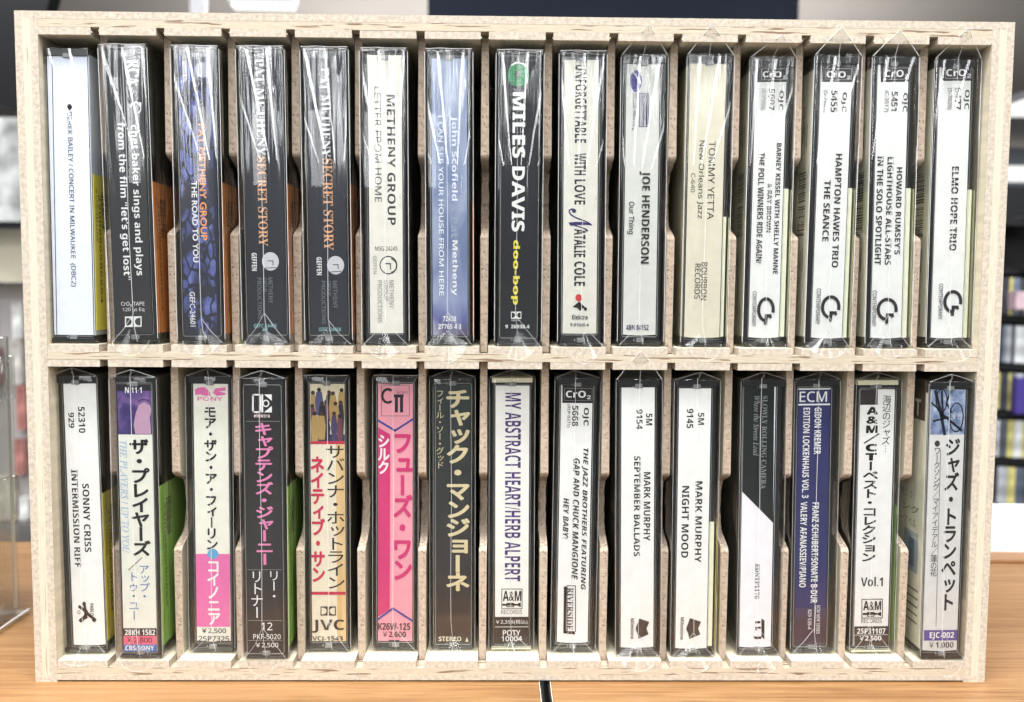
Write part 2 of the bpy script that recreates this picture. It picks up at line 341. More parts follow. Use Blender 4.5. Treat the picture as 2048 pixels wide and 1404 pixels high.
# ------------------------------------------------------------------ lettering
SANS = lambda base_u, base_l, base_d: (base_u, base_l, base_d)
STY = {'s': (0x1D5A0, 0x1D5BA, 0x1D7E2), 'B': (0x1D5D4, 0x1D5EE, 0x1D7EC), 'S': (0x1D400, 0x1D41A, 0x1D7CE), 'I': (0x1D434, 0x1D44E, None), 'BI': (0x1D63C, 0x1D656, 0x1D7EC)}
def styled(s, st):
    if st not in STY: return s
    u, l, d = STY[st]; r = ''
    for ch in s:
        if 'A' <= ch <= 'Z': r += chr(u + ord(ch) - 65)
        elif 'a' <= ch <= 'z': r += 'ℎ' if (st == 'I' and ch == 'h') else chr(l + ord(ch) - 97)
        elif '0' <= ch <= '9' and d: r += chr(d + ord(ch) - 48)
        else: r += ch
    return r
_want = {}
def want(s, off): _want.setdefault((s, 0), None)
TAPES = [
{'x': -166.17, 'd': 2.5, 'lean': -0.166, 'row': 0, 'card': (1.19, 2.21, 16.1, 105.85), 'color': (216, 221, 234), 'items': [('L', (22, 20, 20), 0.28, [(3.08, 2.46), (2.13, 105.7)]), ('L', (22, 20, 20), 0.3, [(16.0, 2.31), (16.0, 105.62)]), ('T', '◆DEREK BAILEY / CONCERT IN MILWAUKEE  (DBC2)', 's', (22, 20, 20), 7.57, 20.27, 10.12, 87.78, 0.004)], 'label': 'unwrapped cassette with pale blue-white spine and thin black side lines, leftmost in the upper row', 'tray': 'black', 'nowrap': 1, 'slip': 'yellow', 'slipv': (46, 104), 'fl': (200, 205, 215)},
{'x': -143.29, 'd': 0.3, 'lean': 0.967, 'row': 0, 'card': (0.9, 2.45, 14.85, 105.15), 'color': (50, 50, 52), 'items': [('T', 'RCA', 'S', (232, 232, 230), 9.34, 4.88, 13.53, 14.08, 0), ('L', (232, 232, 230), 0.3, [(9.55, 15.67), (10.98, 15.01), (11.37, 16.85), (10.22, 17.51)]), ('A', (232, 232, 230), 11.9, 22.39, 1.87, 2.04, 0.35, 200, 420), ('L', (232, 232, 230), 0.3, [(9.76, 21.95), (12.0, 19.89), (13.53, 21.17)]), ('E', (232, 232, 230), 13.54, 20.98, 0.56, 0.74), ('T', '3054-4-N', 's', (232, 232, 230), 3.98, 10.93, 5.75, 19.22, 0), ('T', 'chet baker sings and plays', 'B', (232, 232, 230), 9.05, 28.41, 12.54, 83.61, 0), ('T', 'from the film “let’s get lost”', 'B', (232, 232, 230), 4.33, 27.52, 7.81, 85.26, 0), ('H', 'CrO₂ TAPE', 's', (232, 232, 230), 3.71, 93.33, 12.35, 95.05, 0), ('H', '120 µs Eq', 's', (232, 232, 230), 4.19, 95.53, 12.17, 97.24, 0), ('P', (232, 232, 230), [(4.95, 98.8), (7.85, 98.78), (7.69, 102.7), (4.79, 102.72)]), ('P', (232, 232, 230), [(8.22, 98.77), (11.13, 98.75), (10.97, 102.68), (8.06, 102.7)]), ('P', (60, 60, 62), [(5.33, 99.34), (5.94, 99.34), (6.49, 99.44), (6.95, 99.74), (7.25, 100.2), (7.34, 100.74), (7.2, 101.28), (6.87, 101.74), (6.39, 102.05), (5.83, 102.16), (5.22, 102.17)]), ('P', (60, 60, 62), [(10.7, 99.31), (10.09, 99.31), (9.53, 99.42), (9.04, 99.73), (8.71, 100.19), (8.58, 100.73), (8.67, 101.27), (8.96, 101.73), (9.42, 102.03), (9.98, 102.14), (10.59, 102.13)])], 'label': 'wrapped cassette with charcoal spine and two lines of white lower-case lettering, orange slip beside', 'tray': 'clear', 'slip': 'orange', 'slipv': (49, 105)},
{'x': -117.84, 'd': 0.47, 'lean': 0.338, 'row': 0, 'card': (1.79, 2.0, 15.06, 105.44), 'color': (40, 42, 60), 'items': [('I', 'blue', 1.79, 2.0, 13.98, 105.44), ('T', 'GEFFEN', 'B', (232, 232, 230), 3.48, 5.02, 5.16, 12.39, 0), ('E', (170, 170, 185), 10.79, 8.17, 2.81, 2.86), ('T', 'PAT METHENY GROUP', 'c', (236, 164, 110), 8.69, 27.62, 11.15, 70.32, 0.02), ('T', 'THE ROAD TO YOU', 'c', (232, 232, 230), 5.7, 48.47, 7.78, 78.4, 0.02), ('T', 'GEFC-24601', 'n', (232, 232, 230), 4.05, 89.37, 6.05, 102.29, 0.006)], 'label': 'wrapped cassette with blue leaf-patterned spine and orange and white hand-drawn lettering', 'tray': 'clear', 'rim': 1, 'slip': 'orange', 'slipv': (49, 105)},
{'x': -93.9, 'd': 0.3, 'lean': 0.536, 'row': 0, 'card': (1.65, 2.0, 15.82, 104.95), 'color': (38, 41, 48), 'items': [('T', 'PAT METHENY', 'S', (232, 232, 230), 6.42, 3.84, 9.42, 39.02, -0.012), ('T', 'SECRET STORY', 'S', (214, 160, 118), 6.2, 39.38, 9.6, 72.27, -0.012), ('E', (200, 200, 204), 10.35, 77.93, 3.13, 3.42), ('L', (22, 20, 20), 0.3, [(9.4, 77.75), (11.3, 77.74), (11.27, 79.26)]), ('L', (22, 20, 20), 0.25, [(8.49, 80.42), (12.3, 80.2)]), ('T', 'GEFFEN', 'B', (232, 232, 230), 3.42, 74.76, 5.32, 81.4, 0), ('T', 'METHENY', 's', (120, 124, 130), 9.36, 83.92, 10.97, 93.45, 0), ('T', 'GROUP', 's', (120, 124, 130), 7.41, 83.93, 8.83, 89.17, 0), ('T', 'PRODUCTIONS', 's', (120, 124, 130), 5.29, 83.95, 6.82, 99.22, 0), ('H', 'GEFC-24468', 's', (150, 200, 205), 3.72, 101.21, 12.12, 102.56, 0), ('P', (150, 200, 205), [(7.04, 102.85), (7.85, 102.84), (7.83, 103.71), (7.02, 103.71)]), ('P', (150, 200, 205), [(7.95, 102.84), (8.76, 102.84), (8.74, 103.7), (7.93, 103.71)]), ('P', (60, 60, 62), [(7.15, 102.97), (7.32, 102.97), (7.48, 102.99), (7.61, 103.06), (7.69, 103.16), (7.72, 103.28), (7.69, 103.4), (7.6, 103.5), (7.46, 103.57), (7.31, 103.59), (7.14, 103.59)]), ('P', (60, 60, 62), [(8.64, 102.96), (8.48, 102.96), (8.32, 102.99), (8.19, 103.05), (8.1, 103.16), (8.06, 103.27), (8.09, 103.39), (8.18, 103.49), (8.31, 103.56), (8.46, 103.58), (8.63, 103.58)])], 'label': 'slate cassette with tall serif lettering and grey ball, left one of a near-identical pair', 'tray': 'clear', 'rim': 1, 'slip': 'orange', 'slipv': (49, 105)},
{'x': -70.58, 'd': 0.3, 'lean': 0.494, 'row': 0, 'card': (1.56, 2.0, 15.52, 104.82), 'color': (40, 43, 51), 'items': [('T', 'PAT METHENY', 'S', (232, 232, 230), 7.02, 6.92, 10.03, 39.41, -0.012), ('T', 'SECRET STORY', 'S', (214, 160, 118), 7.02, 39.87, 10.62, 73.59, -0.012), ('E', (200, 200, 204), 11.22, 79.17, 3.14, 3.43), ('L', (22, 20, 20), 0.3, [(10.27, 78.99), (12.17, 78.97), (12.15, 80.5)]), ('L', (22, 20, 20), 0.25, [(9.37, 81.66), (13.18, 81.44)]), ('T', 'GEFFEN', 'B', (232, 232, 230), 4.17, 76.17, 6.07, 82.83, 0), ('T', 'METHENY', 's', (120, 124, 130), 10.09, 84.98, 11.71, 95.21, 0), ('T', 'GROUP', 's', (120, 124, 130), 8.03, 85.0, 9.37, 90.44, 0), ('T', 'PRODUCTIONS', 's', (120, 124, 130), 5.84, 85.01, 7.28, 100.99, 0), ('H', 'GEFC-24468', 's', (150, 200, 205), 4.62, 102.41, 12.85, 103.76, 0)], 'label': 'slate cassette with tall serif lettering and grey ball, right one of a near-identical pair', 'tray': 'clear', 'rim': 1, 'nub': 1, 'slip': 'orange', 'slipv': (49, 105)},
{'x': -49.27, 'd': 0.94, 'lean': 0.281, 'row': 0, 'card': (2.58, 2.0, 14.94, 104.45), 'color': (228, 224, 214), 'items': [('T', 'METHENY GROUP', 'B', (62, 60, 62), 9.42, 16.33, 12.46, 64.04, 0), ('T', 'LETTER FROM HOME', 's', (84, 82, 84), 4.73, 13.4, 7.29, 55.56, 0.006), ('H', 'M5G 24245', 's', (50, 50, 50), 4.67, 71.95, 12.99, 73.57, 0), ('R', (50, 48, 48), 9.6, 78.9, 3.16, 3.25, 0.35), ('A', (50, 48, 48), 10.17, 79.09, 2.49, 2.58, 0.5, 280, 440), ('L', (50, 48, 48), 0.35, [(8.45, 78.34), (10.37, 78.32), (10.35, 80.42)]), ('T', 'GEFFEN', 's', (150, 150, 148), 3.86, 75.5, 5.29, 82.19, 0), ('T', 'METHENY', 's', (150, 150, 148), 9.8, 84.54, 11.53, 95.09, 0), ('T', 'GROUP', 's', (150, 150, 148), 7.89, 84.55, 9.33, 92.22, 0), ('T', 'PRODUCTIONS', 's', (150, 150, 148), 5.46, 84.57, 7.09, 100.42, 0)], 'label': 'wrapped cassette with cream spine, spaced dark grey capitals and an outlined ball emblem', 'tray': 'clear', 'nub': 1},
{'x': -25.25, 'd': 0.98, 'lean': 0.385, 'row': 0, 'card': (1.97, 2.92, 15.09, 105.07), 'color': (134, 150, 196), 'items': [('I', 'dusk', 1.97, 2.92, 14.94, 105.07), ('T', 'John Scofield', 'B', (226, 230, 240), 8.9, 23.82, 11.56, 54.84, 0), ('T', '& Pat', 'B', (150, 160, 180), 8.98, 56.26, 11.57, 68.6, 0), ('T', 'Metheny', 'B', (232, 232, 230), 8.91, 69.55, 11.5, 90.12, 0), ('T', 'I CAN SEE YOUR HOUSE FROM HERE', 's', (236, 240, 248), 4.43, 23.4, 6.24, 90.16, 0.008), ('H', '72438', 'B', (232, 232, 230), 5.74, 97.84, 10.75, 99.77, 0), ('H', '27765 4 3', 'B', (232, 232, 230), 3.99, 100.83, 12.66, 102.66, 0)], 'label': 'wrapped cassette with cloudy periwinkle blue spine and two lines of white lettering', 'tray': 'clear', 'rim': 1, 'nub': 1, 'slip': 'orange', 'slipv': (55, 105)},
{'x': 0.58, 'd': 1.42, 'lean': -0.05, 'row': 0, 'card': (2.15, 2.07, 15.31, 105.42), 'color': (26, 27, 33), 'items': [('E', (232, 232, 230), 7.84, 7.74, 3.6, 4.09), ('E', (32, 128, 78), 7.84, 8.57, 4.08, 4.19), ('E', (18, 22, 24), 7.56, 8.39, 1.14, 1.21), ('T', 'MILES DAVIS', 'B', (232, 232, 230), 5.82, 14.81, 10.69, 66.0, 0.012), ('T', 'doo-bop', 'B', (230, 216, 60), 5.86, 69.16, 9.04, 93.34, 0.015), ('P', (232, 232, 230), [(5.88, 95.96), (7.7, 95.95), (7.72, 98.65), (5.9, 98.66)]), ('P', (232, 232, 230), [(7.93, 95.94), (9.74, 95.93), (9.77, 98.64), (7.95, 98.65)]), ('P', (26, 27, 33), [(6.14, 96.34), (6.52, 96.33), (6.87, 96.4), (7.16, 96.61), (7.36, 96.93), (7.43, 97.3), (7.37, 97.67), (7.17, 97.99), (6.88, 98.2), (6.53, 98.28), (6.15, 98.28)]), ('P', (26, 27, 33), [(9.49, 96.31), (9.11, 96.32), (8.76, 96.39), (8.47, 96.6), (8.28, 96.92), (8.21, 97.3), (8.28, 97.67), (8.48, 97.98), (8.78, 98.19), (9.13, 98.26), (9.51, 98.26)]), ('H', 'DIGITAL', 's', (232, 232, 230), 6.1, 98.94, 9.58, 99.52, 0), ('H', '9  26938-4', 'B', (232, 232, 230), 3.8, 100.87, 12.89, 102.23, 0)], 'label': 'wrapped cassette with black spine, green disc on top and bold white and yellow lettering', 'tray': 'clear', 'rim': 1, 'nub': 1},
{'x': 24.07, 'd': 1.7, 'lean': 0.259, 'row': 0, 'card': (1.68, 2.68, 14.45, 104.13), 'color': (222, 219, 208), 'items': [('T', 'UNFORGETTABLE', 'B', (48, 46, 50), 5.69, 4.54, 10.08, 33.08, 0), ('T', 'WITH', 'B', (48, 46, 50), 5.76, 36.85, 9.98, 44.88, 0), ('T', 'LOVE', 'B', (48, 46, 50), 5.75, 46.5, 9.87, 55.8, 0), ('T', '𝒩', 'x', (52, 48, 96), 3.61, 57.22, 12.47, 65.8, 0.012), ('T', 'ATALIE', 'B', (48, 46, 50), 5.8, 64.85, 10.04, 75.37, 0), ('T', 'COLE', 'B', (48, 46, 50), 5.88, 77.0, 10.04, 86.14, 0), ('E', (200, 60, 60), 7.69, 90.58, 1.26, 1.35), ('P', (22, 20, 20), [(5.4, 93.97), (7.9, 92.02), (10.63, 94.61), (9.08, 94.43), (8.32, 95.6), (7.14, 94.45)]), ('E', (22, 20, 20), 10.25, 94.81, 0.58, 0.68), ('H', 'Elektra', 'B', (48, 46, 50), 5.23, 96.95, 11.05, 98.79, 0), ('H', '9-61049-4', 'B', (48, 46, 50), 4.57, 100.15, 11.56, 101.41, 0)], 'label': 'wrapped cassette with ivory spine, condensed dark capitals and a flourished navy initial', 'tray': 'clear', 'rim': 1, 'nub': 1},
{'x': 47.19, 'd': 4.76, 'lean': 0.119, 'row': 0, 'card': (1.96, 3.26, 14.44, 104.83), 'color': (214, 214, 208), 'items': [('E', (64, 62, 128), 5.52, 9.49, 2.21, 4.05), ('L', (232, 232, 230), 0.35, [(3.92, 5.46), (7.66, 10.6)]), ('T', 'BLUE NOTE', 's', (52, 48, 96), 4.53, 13.93, 6.07, 26.42, 0.01), ('L', (52, 48, 96), 0.3, [(6.84, 14.0), (10.21, 13.97), (10.41, 26.27), (7.03, 26.3), (6.84, 14.0)]), ('L', (52, 48, 96), 0.25, [(7.52, 14.56), (7.7, 25.92)]), ('L', (52, 48, 96), 0.6, [(8.2, 14.56), (8.38, 25.91)]), ('L', (52, 48, 96), 0.25, [(8.87, 14.55), (9.02, 23.82)]), ('L', (52, 48, 96), 0.6, [(9.55, 14.54), (9.72, 25.52)]), ('E', (52, 48, 96), 4.53, 27.18, 0.29, 0.38), ('T', 'JOE HENDERSON', 'B', (40, 38, 38), 7.35, 42.85, 11.44, 77.51, 0.005), ('T', 'Our Thing', 's', (40, 38, 38), 2.98, 54.2, 5.7, 66.42, 0.012), ('H', '4BN 84152', 'B', (52, 48, 96), 3.18, 100.72, 11.72, 102.77, 0)], 'label': 'wrapped cassette with light grey spine, navy oval emblem on top and condensed black lettering', 'tray': 'black', 'tent': 9, 'rim': 1},
{'x': 71.27, 'd': 3.28, 'lean': -0.122, 'row': 0, 'card': (1.28, 2.24, 14.7, 105.57), 'color': (222, 215, 194), 'items': [('T', 'TOMMY YETTA', 's', (52, 48, 46), 8.9, 31.61, 11.41, 60.79, 0.006), ('T', 'New Orleans Jazz', 's', (52, 48, 46), 4.83, 31.46, 7.44, 60.54, 0.008), ('T', 'C-640', 's', (52, 48, 46), 2.44, 43.64, 4.08, 50.7, 0), ('T', 'BOURBON', 's', (52, 48, 46), 7.21, 76.89, 9.46, 91.14, 0.006), ('T', 'RECORDS', 's', (52, 48, 46), 4.77, 77.4, 6.92, 90.67, 0.006)], 'label': 'wrapped cassette with plain yellowish cream spine and small thin grey capitals', 'tray': 'black', 'tent': 9.5, 'slip': 'lime', 'slipv': (60, 105)},
{'x': 95.47, 'd': 6.13, 'lean': -0.099, 'row': 0, 'card': (2.48, 3.34, 14.09, 105.59), 'color': (234, 234, 231), 'items': [('P', (62, 58, 58), [(2.9, 3.4), (14.09, 3.34), (14.09, 8.96), (3.06, 9.08)]), ('H', 'CrO₂', 'B', (232, 232, 230), 5.02, 5.03, 13.99, 7.68, 0), ('L', (170, 168, 168), 0.18, [(4.47, 4.14), (13.99, 4.04), (13.99, 8.01), (4.58, 8.12), (4.47, 4.14)]), ('T', 'OJC', 'B', (84, 80, 80), 11.12, 12.12, 13.17, 19.44, 0), ('T', '5607', 'B', (60, 58, 58), 7.42, 11.49, 9.85, 19.47, 0), ('T', '(S-7556)', 's', (60, 58, 58), 4.41, 11.52, 6.25, 19.31, 0.008), ('T', 'BARNEY KESSEL WITH SHELLY MANNE', 'B', (46, 44, 46), 11.08, 31.67, 12.94, 80.99, 0), ('T', '& RAY BROWN', 'B', (46, 44, 46), 8.13, 46.87, 9.8, 65.24, 0), ('T', 'THE POLL WINNERS RIDE AGAIN!', 'B', (46, 44, 46), 4.41, 35.37, 6.66, 76.94, 0), ('T', 'CONTEMPORARY', 's', (46, 44, 46), 3.53, 87.71, 5.11, 101.17, 0.008), ('A', (46, 44, 46), 8.83, 94.7, 2.82, 4.18, 1.25, 95, 375), ('L', (46, 44, 46), 1.2, [(8.84, 99.86), (9.04, 96.99), (10.44, 96.98)]), ('A', (46, 44, 46), 9.94, 98.87, 0.99, 1.88, 1.1, 200, 330)], 'label': 'white cassette with dark top band and three lines of black capitals ending in exclamation mark', 'tray': 'black', 'tent': 6, 'slip': 'lime', 'slipv': (49, 105), 'barcode': 1},
{'x': 118.13, 'd': 1.91, 'lean': -0.329, 'row': 0, 'card': (2.77, 3.47, 14.41, 105.4), 'color': (234, 234, 231), 'items': [('P', (62, 58, 58), [(2.85, 3.53), (14.26, 3.47), (14.41, 9.68), (3.08, 9.8)]), ('H', 'CrO₂', 'B', (232, 232, 230), 4.81, 5.8, 13.83, 8.61, 0), ('L', (170, 168, 168), 0.18, [(4.24, 4.92), (14.02, 4.81), (14.19, 8.84), (4.4, 8.94), (4.24, 4.92)]), ('T', 'OJC', 'B', (84, 80, 80), 10.67, 13.46, 12.79, 20.79, 0), ('T', '5455', 'B', (60, 58, 58), 6.81, 12.84, 9.31, 20.83, 0), ('T', '(S-7621)', 's', (60, 58, 58), 3.74, 12.87, 5.66, 20.86, 0.008), ('T', 'HAMPTON HAWES TRIO', 'B', (46, 44, 46), 9.44, 36.12, 11.87, 78.48, 0), ('T', 'THE SEANCE', 'B', (46, 44, 46), 5.47, 45.93, 7.89, 68.69, 0), ('T', 'CONTEMPORARY', 's', (46, 44, 46), 4.1, 86.56, 5.77, 100.06, 0.008), ('A', (46, 44, 46), 9.68, 93.51, 3.13, 3.89, 1.25, 95, 375), ('L', (46, 44, 46), 1.2, [(9.72, 98.37), (9.92, 95.64), (11.49, 95.63)]), ('A', (46, 44, 46), 10.93, 97.39, 1.1, 1.75, 1.1, 200, 330)], 'label': 'cassette with dark top band, white spine and two lines of black capitals, upper row', 'tray': 'black', 'tent': 9, 'slip': 'lime', 'slipv': (49, 105), 'barcode': 1},
{'x': 140.39, 'd': 1.93, 'lean': 0.536, 'row': 0, 'card': (2.47, 2.76, 14.03, 105.26), 'color': (234, 234, 231), 'items': [('P', (62, 58, 58), [(3.41, 2.82), (14.03, 2.76), (14.03, 9.45), (3.59, 9.56)]), ('H', 'CrO₂', 'B', (232, 232, 230), 5.05, 5.09, 13.93, 8.19, 0), ('L', (170, 168, 168), 0.18, [(4.51, 4.49), (13.93, 4.39), (13.93, 8.51), (4.62, 8.61), (4.51, 4.49)]), ('T', 'OJC', 'B', (84, 80, 80), 11.7, 13.5, 13.93, 20.56, 0), ('T', '5451', 'B', (60, 58, 58), 7.83, 13.07, 10.15, 20.13, 0), ('T', '(C-3517)', 's', (60, 58, 58), 4.94, 12.64, 6.78, 20.63, 0.008), ('T', "HOWARD RUMSEY'S", 'B', (46, 44, 46), 10.55, 40.93, 12.69, 73.48, 0), ('T', 'LIGHTHOUSE ALL-STARS', 'B', (46, 44, 46), 6.95, 37.17, 9.29, 77.37, 0), ('T', 'IN THE SOLO SPOTLIGHT', 'B', (46, 44, 46), 3.16, 36.73, 5.49, 77.4, 0), ('T', 'CONTEMPORARY', 's', (46, 44, 46), 2.69, 87.09, 4.26, 100.7, 0.008), ('A', (46, 44, 46), 8.39, 94.24, 3.43, 3.8, 1.25, 95, 375), ('L', (46, 44, 46), 1.2, [(8.35, 99.01), (8.62, 96.32), (10.33, 96.31)]), ('A', (46, 44, 46), 9.69, 98.03, 1.2, 1.71, 1.1, 200, 330)], 'label': 'cassette with dark top band, white spine and three equal black lines, second from upper right', 'tray': 'black', 'tent': 8, 'slip': 'lime', 'slipv': (49, 105), 'barcode': 1},
{'x': 165.04, 'd': 4.65, 'lean': 0.505, 'row': 0, 'card': (2.29, 2.0, 14.27, 105.26), 'color': (234, 234, 231), 'items': [('P', (62, 58, 58), [(2.95, 2.0), (14.27, 2.0), (14.27, 8.19), (3.17, 8.31)]), ('H', 'CrO₂', 'B', (232, 232, 230), 4.82, 3.9, 14.17, 7.02, 0), ('L', (170, 168, 168), 0.18, [(4.45, 3.1), (14.17, 3.0), (14.17, 7.25), (4.59, 7.35), (4.45, 3.1)]), ('T', 'OJC', 'B', (84, 80, 80), 11.67, 11.53, 13.91, 18.84, 0), ('T', '5477', 'B', (60, 58, 58), 8.35, 10.8, 10.78, 18.87, 0), ('T', '(S-7620)', 's', (60, 58, 58), 5.33, 10.84, 7.28, 18.9, 0.008), ('T', 'ELMO HOPE TRIO', 'B', (46, 44, 46), 8.18, 40.08, 10.84, 71.75, 0), ('T', 'CONTEMPORARY', 's', (46, 44, 46), 4.73, 84.27, 6.31, 97.99, 0.008), ('A', (46, 44, 46), 10.17, 91.19, 3.07, 3.83, 1.25, 95, 375), ('L', (46, 44, 46), 1.2, [(10.19, 95.99), (10.4, 93.29), (11.93, 93.28)]), ('A', (46, 44, 46), 11.38, 95.0, 1.07, 1.72, 1.1, 200, 330)], 'label': 'cassette with dark top band, white spine and one short black line, rightmost in upper row', 'tray': 'black', 'tent': 9, 'slip': 'lime', 'slipv': (49, 105), 'barcode': 1},
{'x': -167.06, 'd': 5.39, 'lean': 0.635, 'row': 1, 'card': (3.86, 3.63, 16.1, 105.9), 'color': (238, 237, 234), 'items': [('T', '52310', 'B', (22, 20, 20), 9.05, 12.48, 11.58, 22.55, 0), ('T', '929', 'B', (22, 20, 20), 5.26, 14.66, 7.59, 20.59, 0), ('T', 'SONNY CRISS', 'B', (22, 20, 20), 9.54, 42.21, 12.09, 69.0, 0), ('T', 'INTERMISSION RIFF', 'B', (22, 20, 20), 5.51, 36.75, 7.96, 74.87, 0), ('T', 'PABLO', 'B', (22, 20, 20), 10.72, 89.26, 12.1, 94.15, 0), ('L', (22, 20, 20), 1.2, [(6.81, 90.59), (9.02, 92.32), (8.93, 94.66), (6.9, 95.99)]), ('L', (22, 20, 20), 1.1, [(9.02, 92.32), (10.44, 93.95), (12.35, 95.68)]), ('L', (22, 20, 20), 1.1, [(7.63, 95.17), (9.26, 93.74)]), ('L', (22, 20, 20), 0.9, [(8.45, 89.06), (9.12, 92.32)]), ('E', (22, 20, 20), 8.54, 89.37, 0.69, 0.81), ('E', (22, 20, 20), 12.15, 95.68, 0.79, 0.92), ('E', (22, 20, 20), 7.2, 95.89, 0.79, 0.82), ('R', (22, 20, 20), 6.44, 92.63, 0.49, 0.61, 0.2)], 'label': 'wrapped cassette with plain white spine, dancing figure emblem at its foot, leftmost in lower row', 'tray': 'black', 'tent': 5, 'slip': 'yellow', 'slipv': (46, 104)},
{'x': -143.48, 'd': 0.77, 'lean': 0.046, 'row': 1, 'card': (2.08, 3.0, 14.77, 106.3), 'color': (226, 226, 214), 'items': [('I', 'violet', 2.08, 3.0, 14.77, 22.17), ('P', (30, 28, 34), [(2.08, 3.03), (14.77, 3.0), (14.77, 5.58), (2.08, 5.65)]), ('H', 'N·11·1', 'B', (232, 232, 230), 5.03, 4.26, 11.26, 6.39, 0), ('V', 'ザ・プレイヤーズ', 'J', (22, 20, 20), 6.43, 23.92, 13.01, 68.83, 0.035), ('L', (22, 20, 20), 0.25, [(4.69, 74.33), (9.85, 69.53)]), ('V', 'アップ・', 'J', (92, 118, 176), 8.55, 72.32, 12.45, 86.33, 0), ('V', 'トゥ・ユー', 'J', (92, 118, 176), 4.53, 75.12, 8.24, 93.88, 0), ('T', 'THE PLAYERS / UP TO YOU', 'I', (150, 178, 216), 2.48, 24.43, 5.18, 67.85, 0), ('P', (44, 38, 40), [(2.18, 97.11), (14.77, 97.09), (14.77, 100.12), (2.1, 100.14)]), ('H', '28KH 1582', 'B', (232, 232, 230), 2.72, 97.61, 14.26, 99.83, 0), ('P', (226, 98, 128), [(2.2, 100.14), (14.77, 100.12), (14.77, 103.46), (2.12, 103.47)]), ('H', '￥2,800', 's', (22, 20, 20), 3.62, 100.73, 13.01, 103.06, 0.01), ('P', (66, 104, 176), [(2.21, 103.47), (14.77, 103.46), (14.77, 106.29), (2.14, 106.3)]), ('H', 'CBS/SONY', 'B', (232, 232, 230), 2.77, 103.87, 13.73, 105.79, 0)], 'label': 'cassette with purple photo on top, bold black katakana and blue foot band, green slip beside', 'tray': 'clear', 'slip': 'green', 'slipv': (42, 104), 'tent': 4},
{'x': -117.26, 'd': 6.39, 'lean': -0.222, 'row': 1, 'card': (2.15, 3.47, 15.27, 104.72), 'color': (230, 229, 216), 'items': [('P', (222, 110, 168), [(2.74, 5.77), (3.73, 4.97), (6.66, 4.76), (8.4, 6.43), (8.77, 8.11), (6.62, 8.12), (4.67, 7.54), (2.91, 7.94)]), ('P', (222, 110, 168), [(9.57, 6.92), (10.57, 5.13), (14.48, 4.72), (14.46, 6.1), (11.72, 6.31), (14.45, 6.89), (14.25, 7.68), (11.02, 8.1)]), ('H', 'PONY', 's', (222, 110, 168), 3.67, 8.41, 13.25, 9.99, 0.02), ('V', 'モア・ザン・ア・フィーリン', 'J', (22, 20, 20), 6.18, 12.06, 10.71, 68.16, 0.03), ('P', (222, 110, 168), [(2.15, 69.8), (15.27, 69.77), (15.04, 98.75), (2.15, 98.77)]), ('E', (96, 164, 202), 8.85, 69.78, 2.08, 2.03), ('V', 'コイノニア', 'J', (232, 232, 230), 6.56, 72.02, 11.33, 98.04, 0.03), ('H', '￥2,500', 's', (22, 20, 20), 4.16, 99.38, 13.53, 101.53, 0.012), ('H', '25P7325', 's', (22, 20, 20), 2.82, 102.46, 14.69, 104.62, 0.012)], 'label': 'wrapped cassette with cream spine, thin black katakana, a blue dot and a pink lower section', 'tray': 'black', 'tent': 4},
{'x': -95.17, 'd': 0.3, 'lean': 0.005, 'row': 1, 'card': (1.62, 3.55, 14.79, 106.39), 'color': (36, 33, 34), 'items': [('L', (232, 232, 230), 0.6, [(4.65, 6.77), (7.53, 6.75), (7.44, 13.35), (4.56, 13.36), (4.65, 6.77)]), ('P', (232, 232, 230), [(7.91, 6.56), (8.49, 6.55), (8.4, 13.54), (7.82, 13.54)]), ('R', (232, 232, 230), 9.5, 10.04, 1.06, 1.16, 0.45), ('P', (232, 232, 230), [(8.87, 6.65), (11.75, 6.63), (11.72, 9.06)]), ('P', (232, 232, 230), [(8.78, 13.44), (11.67, 13.43), (11.69, 11.0)]), ('H', 'elektra', 'B', (236, 216, 214), 4.93, 13.93, 10.88, 15.39, 0), ('L', (150, 148, 146), 0.15, [(2.01, 16.88), (14.69, 16.81)]), ('V', 'キャプテンズ・ジャーニー', 'J', (224, 132, 178), 5.19, 17.43, 11.57, 72.18, 0.03), ('L', (150, 148, 146), 0.15, [(1.72, 73.99), (14.62, 73.96)]), ('V', 'リー・', 'J', (232, 232, 230), 9.48, 74.26, 13.96, 86.26, 0), ('V', 'リトナー', 'J', (232, 232, 230), 2.81, 74.28, 7.49, 92.99, 0), ('L', (150, 148, 146), 0.15, [(1.72, 93.8), (14.58, 93.78)]), ('H', '12', 's', (232, 232, 230), 6.74, 94.6, 10.94, 97.61, 0), ('H', 'PKF-5020', 's', (232, 232, 230), 3.56, 99.13, 14.02, 101.14, 0), ('L', (150, 148, 146), 0.15, [(1.72, 101.65), (14.49, 101.64)]), ('H', '￥2,500', 's', (232, 232, 230), 4.49, 102.55, 13.1, 104.57, 0)], 'label': 'black cassette with pink katakana and a white geometric emblem on top, green slip beside', 'tray': 'clear', 'rim': 1, 'slip': 'green', 'slipv': (42, 104), 'tent': 4},
